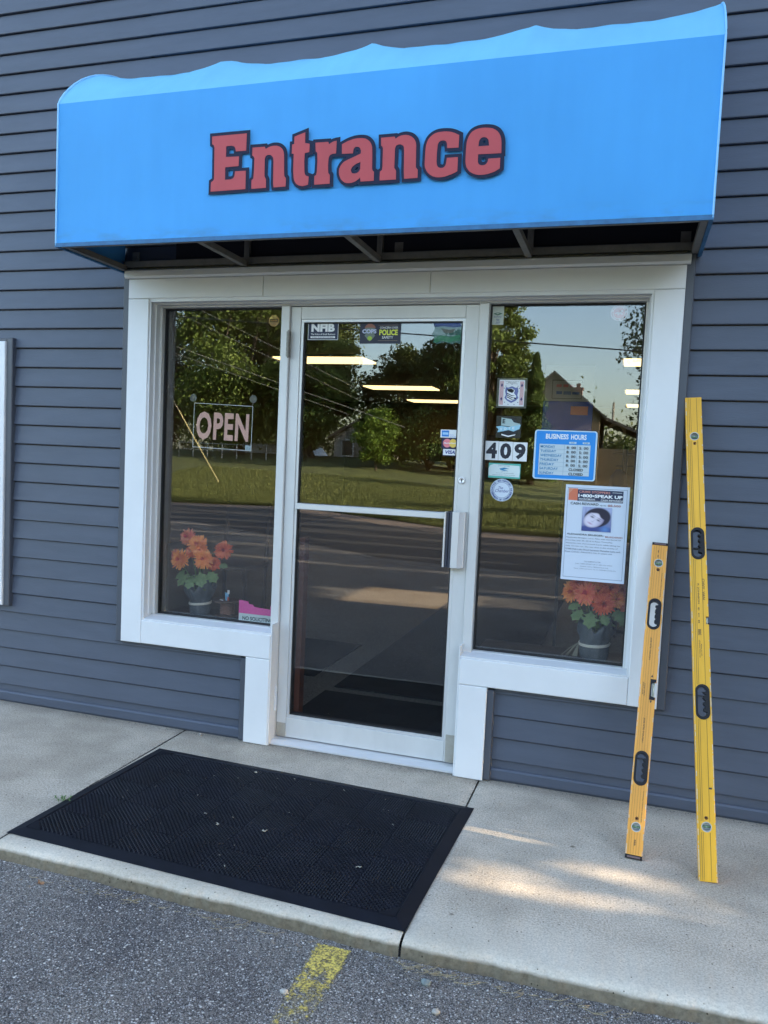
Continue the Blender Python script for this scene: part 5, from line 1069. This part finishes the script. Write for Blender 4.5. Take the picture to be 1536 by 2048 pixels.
# display board with two signs
bd = empty('display_board', 'tall display board, grey above and royal blue below, inside the right window', 'display board', (.785,1.10,.018))
m = MB(); m.cbox(-.132,.137,0,.015,1.715,1.977,.002); m.build('grey_panel', mat('board_grey', (.42,.41,.38), .7), bd)
m = MB(); m.cbox(-.137,.138,-.016,-.001,1.40,1.775,.002); m.build('blue_panel', mat('board_blue', (.015,.07,.45), .55), bd)
m = MB(); m.box(-.008,.008,.0,.014,.0,1.714); m.build('legs', fr_m, bd)
m = MB(); ring(m, -.092,.072,1.79,1.895,.003,-.003,-.0005); m.build('notice_frame', fr_m, bd)
m = MB(); m.box(.018,.112,-.019,-.0163,1.70,1.748) ; m.build('orange_notice', mat('notice_orange', (.80,.25,.14), .6), bd)
m = MB(); 
for u, v, c in ((-.068,1.855,0),(-.031,1.855,1),(.006,1.855,0)): m.box(u,u+.028,-.003,-.001,v,v+.015)
m.build('red_print', mat('notice_red', (.70,.15,.15), .6), bd)
m = MB(); m.box(-.068,-.036,-.003,-.001,1.815,1.832); m.box(-.028,.014,-.003,-.001,1.813,1.832); m.box(.02,.06,-.003,-.001,1.815,1.829); m.build('blue_print', mat('notice_blue', (.03,.10,.30), .6), bd)
# clock
ck = empty('wall_clock', 'octagonal wall clock with a wooden rim on the back wall', 'clock', (.90,9.0,1.98))
m = MB(); pts = [(.155*math.cos(math.radians(22.5+45*k)), .155*math.sin(math.radians(22.5+45*k))) for k in range(8)]; m.poly(pts, -.03, .0); m.build('rim', mat('clock_rim', (.36,.33,.27), .5), ck)
m = MB(); m.poly(C_(0,0,.10,.10,30), -.036, -.031); m.build('dial', mat('clock_dial', (.08,.085,.08), .4), ck)
m = MB(); m.tube([(0,-.038,0),(.05,-.038,-.06)], .006, 4); m.tube([(0,-.038,0),(.02,-.038,-.04)], .008, 4); m.build('hand', paper, ck)
m = MB(); m.box(.62,1.25,9.001,9.08,.018,2.2); part = m.build('interior_pier', mat('tan_wall', (0,0,0)), shop)
# coat rack with a blue jacket
cr = empty('coat_rack', 'dark coat rack with short arms inside the right window', 'coat rack', (1.095,3.6,.018))
m = MB(); m.tube([(0,0,0),(0,0,1.62)], .022, 8); m.tube([(-.10,0,1.545),(.11,0,1.545)], .008, 6); m.tube([(-.07,0,1.44),(.07,0,1.44)], .008, 6); m.tube([(-.22,0,.01),(.22,0,.01)], .018, 6); m.tube([(0,-.22,.01),(0,.22,.01)], .018, 6); m.build('pole', mat('rack_dark', (.025,.015,.012), .4), cr)
jk = MB(); jk.lathe([(.02,.02),(.075,.10),(.085,.25),(.06,.40),(.02,.46)], n=18, fn=lambda r,z,a: (r*(1+.18*math.sin(5*a)), z)); o = jk.build('jacket', mat('jacket_blue', (.03,.035,.16), .8), None, True, None, (1.05,3.56,.97)); tag(o, 'dark blue jacket hanging on the coat rack', 'jacket')
# wooden chair inside the left window
ch = empty('wooden_chair', 'brown wooden chair standing back from the left window', 'chair', (-2.05,2.6,.018)); cw = mat('chair_wood', (.10,.06,.035), .5)
m = MB(); m.cbox(-.22,.22,-.22,.22,.43,.46,.004); m.build('seat', cw, ch)
for x in (-.2,.2):
    for y in (-.2,.2): m = MB(); m.tube([(x,y,0),(x,y,.43)], .018, 8); m.build('leg', cw, ch)
m = MB()
for x in (-.2,.2): m.tube([(x,.2,.46),(x,.25,.98)], .018, 8)
m.box(-.2,.2,.225,.25,.80,.95); m.box(-.2,.2,.21,.23,.62,.68); m.build('backrest', cw, ch)
# ------------------------------------------------------------------ ACROSS THE ROAD (seen in the glass)
bark_m = mat('bark', (.10,.075,.055), .9, noise=.5, nscale=14, bump=.01, bscale=20)
def leafmat(name, col):
    m = bpy.data.materials.new(name); n, l = nt(m); b = n['Principled BSDF']; b.inputs['Roughness'].default_value = .6; b.inputs['Specular IOR Level'].default_value = .25
    g = n.new('ShaderNodeNewGeometry'); r = n.new('ShaderNodeValToRGB'); e = r.color_ramp.elements
    e[0].color = (*[c*.55 for c in col], 1); e[1].color = (*[min(1, c*1.5) for c in (col[0]*1.1, col[1], col[2]*.8)], 1); l.new(g.outputs['Random Per Island'], r.inputs[0]); l.new(r.outputs[0], b.inputs['Base Color'])
    tr = n.new('ShaderNodeBsdfTranslucent'); l.new(r.outputs[0], tr.inputs[0]); mx = n.new('ShaderNodeMixShader'); mx.inputs[0].default_value = .28
    l.new(b.outputs[0], mx.inputs[1]); l.new(tr.outputs[0], mx.inputs[2]); l.new(mx.outputs[0], n['Material Output'].inputs[0]); return m
def leaves_mesh(name, centers, size, material, parent, seed=0, droop=.3, aspect=.5):
    g = np.random.default_rng(seed); N = len(centers); c = np.asarray(centers)
    d = g.normal(size=(N,3)); d[:,2] -= droop; d /= np.linalg.norm(d, axis=1)[:,None]
    r = g.normal(size=(N,3)); s = np.cross(d, r); s /= np.linalg.norm(s, axis=1)[:,None]
    L = size*g.uniform(.6, 1.25, N)[:,None]; W_ = L*aspect
    v = np.stack([c-d*L*.5, c+s*W_*.5, c+d*L*.5, c-s*W_*.5], 1).reshape(-1,3)
    me = bpy.data.meshes.new(name); me.vertices.add(4*N); me.vertices.foreach_set('co', v.ravel()); me.loops.add(4*N); me.loops.foreach_set('vertex_index', np.arange(4*N, dtype=np.int32))
    me.polygons.add(N); me.polygons.foreach_set('loop_start', np.arange(0, 4*N, 4, dtype=np.int32)); me.polygons.foreach_set('loop_total', np.full(N, 4, np.int32)); me.update(calc_edges=True)
    me.materials.append(material); o = bpy.data.objects.new(name, me); COL.objects.link(o); o.parent = parent; return o
LM = {'green': leafmat('leaf_green', (.075,.130,.038)), 'olive': leafmat('leaf_olive', (.095,.150,.040)), 'dark': leafmat('leaf_dark', (.055,.085,.026)), 'bright': leafmat('leaf_bright', (.11,.19,.035)), 'purple': leafmat('leaf_purple', (.09,.065,.05))}
def tree(label, x, y, z, h, r, n, lm, seed, cb=.22, clumps=60, size=.22, skip=None, name='tree', group='trees across the road', shell=.55, squash=1., trunk_r=None, cs=.17):
    g = np.random.default_rng(seed); root = empty(name, label, 'tree', (x,y,z), group)
    cz = h*(cb+(1-cb)/2); rz = h*(1-cb)/2
    tips = []
    while len(tips) < clumps:
        p = g.uniform(-1, 1, 3); q = np.linalg.norm(p)
        if q > 1 or q < .15 or g.random() > (q**1.3+.15): continue
        f = 1.0-.25*max(0, p[2]) if squash == 1 else 1
        tips.append(np.array([p[0]*r*f*.9, p[1]*r*f*.9, cz+p[2]*rz*.92]))
    tips = np.array(tips); rt = trunk_r or h*.028
    m = MB(); m.tube([(0,0,-.4),(.05*r*.3,0,h*cb*.6),(-.03*r,.04*r,h*cb*1.25),(.04*r,0,cz)], [rt*1.25,rt,rt*.8,rt*.45], 9)
    for t in tips[::3]:
        b = Vector((0,0,h*cb*(.8+g.random()*.6))); mid = b.lerp(Vector(t), .5)+Vector((g.normal()*.12*r,g.normal()*.12*r,.06*h)); m.tube([b, mid, t], [rt*.42,rt*.24,rt*.06], 5)
    m.build('trunk', bark_m, root, True)
    per = n//clumps; pts = []
    for t in tips:
        sg = r*cs*g.uniform(.6, 1.4); k = int(per*g.uniform(.6, 1.4)); q = g.normal(size=(k,3)); q /= (np.linalg.norm(q, axis=1)[:,None]+1e-6); q *= (g.uniform(0,1,(k,1))**shell)*sg*1.9*np.array([1.15,1.15,.75]); pts.append(t+q)
    pts = np.concatenate(pts)
    if skip is not None:
        keep = ~skip(pts+np.array([x,y,z])); pts = pts[keep]
    leaves_mesh('crown', pts, size, LM[lm], root, seed)
    return root
G = lambda x, y: lawn_z(x, y)-.05
T = []
# left window: the big tree and a dark one beside it
tree('big olive-green maple filling the left window reflection', -17.0, -31.0, 1.2, 9.7, 3.4, 52000, 'olive', 1, cb=.06, clumps=130, size=.19)
tree('purple-leaved tree at the left edge of the left window reflection', -22.6, -32.5, 1.3, 6.2, 2.3, 12000, 'purple', 2, cb=.06, clumps=45, size=.2)
tree('dark tree behind the purple one in the reflection', -24.5, -36, 1.3, 8.4, 2.8, 12000, 'green', 3, cb=.08, clumps=45, size=.24)
tree('tall dark tree right of the big maple in the reflection', -14.9, -34.5, 1.2, 12.6, 2.9, 34000, 'dark', 4, cb=.06, clumps=100, size=.23)
tree('green tree reflected at the left of the door glass', -13.2, -31.0, 1.2, 6.6, 2.1, 26000, 'green', 5, cb=.06, clumps=60, size=.2)
tree('bright green sapling reflected in the middle of the door', -9.1, -28.2, 1.1, 2.6, 1.05, 9000, 'bright', 6, cb=.03, clumps=34, size=.13, trunk_r=.05)
tree('dark spreading tree reflected in the door, left of the pair', -9.4, -33.5, 1.1, 6.0, 2.2, 24000, 'dark', 7, cb=.05, clumps=55, size=.2)
tree('dark tree reflected by the right edge of the door', -6.6, -31.5, 1.0, 6.3, 2.3, 26000, 'dark', 8, cb=.05, clumps=60, size=.2)
tree('low green bush tree under the dark pair in the reflection', -7.3, -30.2, 1.0, 2.9, 1.7, 8000, 'green', 9, cb=.02, clumps=34, size=.16)
tree('tall feathery olive tree at the left of the right window reflection', -4.75, -30.0, .9, 10.5, 1.75, 34000, 'olive', 10, cb=.05, clumps=80, size=.17)
tree('low dark tree beneath the feathery one in the reflection', -5.4, -32.0, .9, 4.6, 2.0, 12000, 'dark', 12, cb=.03, clumps=40, size=.2)
# conifer
def conifer(label, x, y, z, h, r, n, lm, seed):
    g = np.random.default_rng(seed); root = empty('conifer_tree', label, 'tree', (x,y,z), 'trees across the road')
    m = MB(); m.tube([(0,0,-.3),(0,0,h*.9)], [h*.03,.01], 8); m.build('trunk', bark_m, root)
    t = g.uniform(0, 1, n)**1.25; a = g.uniform(0, 2*math.pi, n); lay = 1+.28*np.sin(t*34+np.sin(a*3)); rad = r*(1-t)**.8*lay*g.uniform(.35, 1, n)**.5+.03
    leaves_mesh('crown', np.c_[rad*np.cos(a), rad*np.sin(a), .15+t*h-.1*rad], .17, LM[lm], root, seed, droop=.6, aspect=.4)
conifer('narrow dark conifer beside the brown house in the reflection', -2.80, -29.5, .8, 5.1, .90, 14000, 'green', 21)
tree('maple whose branches reach into the right edge of the reflection', 2.85, -14.5, .2, 6.3, 2.0, 20000, 'dark', 31, cb=.30, clumps=75, size=.105, cs=.15)
# far line of woods closing the view
pts = []; g = np.random.default_rng(5)
for k in range(150):
    x = g.uniform(-50, 14); y = -52-g.uniform(0, 8); hh = g.uniform(2.2, 4.5) if x > -4 else g.uniform(4, 7); q = g.normal(size=(300,3))*np.array([1.6,1.0,.28*hh]); q[:,2] = np.abs(q[:,2]+.5*hh)*.9; pts.append(q+np.array([x,y,.8]))
fo = leaves_mesh('distant_woods', np.concatenate(pts), .38, LM['dark'], None, 77); tag(fo, 'distant line of dark woods behind the houses across the road', 'woods'); fo['kind'] = 'stuff'
# houses
def house(name, label, x, y, z, w_, d_, he, hr, wall_c, roof_c, chim=None, ridge='y', rot=0.):
    root = empty(name, label, 'house', (x,y,z)); root.rotation_euler = (0,0,math.radians(rot)); m = MB()
    if ridge == 'y':
        m.poly([(-w_/2,-.5),(w_/2,-.5),(w_/2,he),(0,hr),(-w_/2,he)], -d_/2, d_/2); m.build('wall', mat(name+'_wall', wall_c, .8, noise=.15, nscale=2), root)
        m = MB(); t = .12; e = .35; sl_ = (hr-he)/(w_/2)
        for s_ in (-1, 1):
            a, b = (0, hr+.02), (s_*(w_/2+e), he-sl_*e+.02); P = [a, b, (b[0], b[1]+t), (0, hr+.02+t)]
            m.poly(P if s_ > 0 else P[::-1], -d_/2-.35, d_/2+.35)
        m.build('roof', mat(name+'_roof', roof_c, .85, noise=.3, nscale=5), root)
    for i, (wx, wz) in enumerate(((-w_*.25, .6), (w_*.22, .6))):
        m = MB(); m.box(wx-.42, wx+.42, d_/2, d_/2+.05, wz, wz+1.1); wn_ = m.build('window', mat('house_white_trim', (.6,.6,.58), .5), root)
        m = MB(); m.box(wx-.34, wx+.34, d_/2+.0505, d_/2+.06, wz+.08, wz+1.02); m.build('pane', mat('house_glass', (.02,.025,.03), .1), wn_)
    m = MB(); m.box(-.45, .45, d_/2, d_/2+.05, 0, 2.0); m.build('door', mat('house_door', (.25,.22,.18), .5), root)
    if chim:
        cx, ct = chim; m = MB(); m.box(cx-.22, cx+.22, -.3, .3, he, ct); m.box(cx-.27, cx+.27, -.35, .35, ct, ct+.12); m.box(cx-.10, cx+.10, -.1, .1, ct+.1201, ct+.35); m.build('chimney', mat('chimney_brick', (.13,.06,.045), .85, noise=.3, nscale=9), root)
    return root
h1 = house('brown_house', 'brown gabled house with a brick chimney reflected in the right window', -2.75, -40.5, .55, 4.6, 7.0, 3.55, 5.5, (.26,.21,.15), (.10,.095,.09), chim=(.95, 5.05))
m = MB(); m.box(2.3001, 6.6, -3.2, 3.0, -.5, 1.9); m.build('side_wing', mat('brown_house_wall', (0,0,0)), h1)
m = MB(); m.poly([(2.35,3.40),(7.0,1.55),(7.0,1.7),(2.35,3.55)], -3.5, 3.3); m.build('wing_roof', mat('brown_house_roof', (0,0,0)), h1); m = MB(); m.tube([(2.9,3.0,3.1),(2.9,3.0,4.2)], .05, 8); m.build('vent_pipe', steel_m, h1)
house('white_cottage', 'small white cottage with a porch half hidden by the sapling', -15.2, -46.0, .9, 3.6, 4.0, 1.9, 2.9, (.40,.38,.35), (.10,.09,.085))
# white van behind the crest
vn = empty('white_van', 'white van parked beyond the crest of the lawn', 'van', (-15.6,-33.6,.0))
m = MB(); P = [(-2.4,.3),(2.5,.3),(2.55,.9),(2.2,1.15),(1.55,1.85),(1.1,1.97),(-2.2,1.97),(-2.4,1.8)]; m.poly(P, -.9, .9); m.build('body', mat('van_white', (.75,.75,.72), .3, coat=.3), vn)
m = MB(); m.poly([(2.12,1.17),(1.5,1.80),(1.15,1.80),(1.0,1.17)], .901, .91); m.build('side_window', mat('van_glass', (.02,.02,.025), .1), vn)
for x in (-1.6, 1.6):
    for yy in (-.9, .72): m = MB(); m.tube([(x,yy,.33),(x,yy+.18,.33)], .33, 16); m.build('wheel', mat('tyre', (.02,.02,.02), .8), vn)
# low pipe fence by the big maple
fc = empty('pipe_fence', 'low grey pipe fence at the top of the lawn under the big maple', 'fence', (-19.2,-29.3,1.2)); gm = mat('galvanised', (.45,.45,.45), .4, .5)
for k in range(7): m = MB(); m.tube([(k*.75,0,-.2),(k*.75,0,.62)], .022, 6); m.build('post', gm, fc)
m = MB(); m.tube([(0,0,.60),(4.5,0,.60)], .018, 6); m.tube([(0,0,.30),(4.5,0,.30)], .012, 6); m.build('rail', gm, fc)
# utility poles and wires
def pole(x, y, z, lab):
    r_ = empty('utility_pole', lab, 'utility pole', (x,y,z), 'utility poles along the road'); m = MB(); m.tube([(0,0,-.5),(0,0,8.6)], [.16,.11], 10); m.build('post', bark_m, r_); m = MB(); m.box(-.9,.9,-.05,.05,7.9,8.05); m.build('crossarm', bark_m, r_)
pole(-26, -24.5, .3, 'wooden utility pole far to the left along the road'); pole(14, -12.2, 0, 'wooden utility pole by the road beyond the right side')
def wire(lab, a, b, r_, sagv, col, n=24):
    m = MB(); pts = []
    for k in range(n+1):
        t = k/n; p = Vector(a).lerp(Vector(b), t); p.z -= sagv*4*t*(1-t); pts.append(p)
    m.tube(pts, r_, 5); o = m.build('overhead_wire', col, None); tag(o, lab, 'wire', 'overhead wires over the road')
wk = mat('wire_black', (.015,.015,.015), .5); wg = mat('wire_grey', (.42,.38,.30), .45, .2)
def ext(p, q, t0, t1): p, q = Vector(p), Vector(q); return p+(q-p)*t0, p+(q-p)*t1
a, b = ext((-4.45,-11,3.92), (1.25,-11,3.50), -3.0, 3.2); wire('thick black overhead cable crossing the whole reflection', a, b, .013, 0, wk, 2)
for lab, p, q, r_ in (('upper pale wire of the steep pair in the left window', (-7.52,-11,4.32), (-5.69,-11,3.51), .0045),('lower pale wire of the steep pair in the left window', (-7.7,-11,4.12), (-5.75,-11,3.30), .004),
                  ('upper pale wire sloping down across door and left window', (-8.14,-11,3.60), (-3.02,-11,2.05), .0065),('lower pale wire sloping down across door and left window', (-8.14,-11,3.45), (-4.15,-11,2.26), .005)):
    a, b = ext(p, q, -2.6, 1.0 if r_ > .0046 else 1.9); wire(lab, a, b, r_, 0, wg, 2)

# ------------------------------------------------------------------ unseen trees added right of the shop to block and shape the low sun
cot = 1/math.tan(math.radians(SUN_EL))
def inpoly(x, y, poly):
    ins = np.ones(len(x), bool)
    for i in range(len(poly)):
        (ax, ay), (bx, by) = poly[i], poly[(i+1) % len(poly)]; ins &= ((bx-ax)*(y-ay)-(by-ay)*(x-ax)) >= 0
    return ins
PATCH = [(.32,-.43),(.36,-.92),(.95,-.93),(1.55,-.80),(1.42,-.60),(1.0,-.52),(.6,-.44)]
PATCH_B = [(-2.05,-3.75),(-2.35,-4.75),(-.6,-5.05),(.55,-5.15),(.55,-4.40),(-.5,-4.20)]
def gaps(p):
    """openings cut in the crowns to shape the sun patches: leaves whose shadow would fall on these pieces of ground are absent"""
    xg = p[:,0]-(p[:,2]-ZA)*cot*SUNV.x/math.hypot(SUNV.x, SUNV.y); yg = p[:,1]-(p[:,2]-ZA)*cot*SUNV.y
    a = np.zeros(len(p), bool)
    for P in (PATCH, PATCH_B):
        cx = sum(q[0] for q in P)/len(P); cy = sum(q[1] for q in P)/len(P); Q = [(cx+(x_-cx)*1.0, cy+(y_-cy)*1.0) for x_, y_ in P]
        sgn = sum(Q[i][0]*Q[(i+1)%len(Q)][1]-Q[(i+1)%len(Q)][0]*Q[i][1] for i in range(len(Q)))
        a |= inpoly(xg, yg, Q if sgn > 0 else Q[::-1]) & (np.random.default_rng(3).random(len(p)) < (.872 if P is PATCH else 1))
    st = np.sin(yg*4.3+xg*.5+.8*np.sin(xg*.9))+.6*np.sin(yg*9.1+xg*.35)
    a |= (yg < -5.3) & (yg > -9.5) & (xg > -14) & (xg < 3) & (st > .75)
    a |= (yg < -9.5) & (yg > -13.5) & (st > .2)
    a |= (yg <= -13.5) & (np.sin(yg*2.1+.6*np.sin(xg*.5)) > -.25)
    return a
for i, (x, y, h, r, n, sd) in enumerate(((11.2,.9,9.4,2.5,19000,41),(10.4,-2.1,9.6,2.6,23000,42),(11.6,-5.0,7.2,2.4,16000,43),(10.6,-7.9,7.4,2.5,16000,44),(11.8,-10.9,7.2,2.5,14000,45),(15.0,-17.8,6.5,2.2,7000,46),(17.5,-24.0,8.5,2.8,9000,47))):
    tree('%s unseen leafy tree added right of the shop to shape the sunlight' % ('first','second','third','fourth','fifth','sixth','seventh')[i], x, y, ZA, h, r, n, 'green', sd, cb=.05, clumps=110, size=.30, skip=gaps, group='unseen trees added to shape the sunlight', trunk_r=.09, shell=.4, cs=.2)

# window in the right-hand wall: the low sun comes through it onto the carpet
m = MB(); ring(m, 0, 0, 0, 0, 0, 0, 0) if False else None
m.box(3.34,3.40,4.02,4.05,1.0,1.46); m.box(3.34,3.40,5.01,5.04,1.0,1.46); m.box(3.34,3.40,4.05,5.01,1.0,1.03); m.box(3.34,3.40,4.05,5.01,1.43,1.46)
ew_ = m.build('end_window', white_m, shop); m = MB(); m.box(3.362,3.366,4.05,5.01,1.03,1.43); m.build('pane', glassmat('tinted_end_glass', (.60,.57,.52), .06), ew_)

GUY = [(-13.5,-19.5,3.15), (-13.14,-19.5,2.63), (-11.66,-19.5,.44)]
# guy wire with its yellow guard, anchored in the lawn
gw = empty('guy_wire', 'thin guy wire with a yellow plastic guard slanting over the lawn in the left window', 'guy wire', GUY[2])
m = MB(); a_, b_ = [Vector(q)-Vector(GUY[2]) for q in (GUY[1], GUY[2])]; m.tube([a_+(a_-b_)*.05, b_], .019, 8); m.build('guard', mat('guard_yellow', (.50,.43,.20), .5), gw)
m = MB(); t_ = Vector(GUY[0])-Vector(GUY[2]); m.tube([a_, a_+(a_-b_)*1.9], .007, 5); m.build('cable', wg, gw)
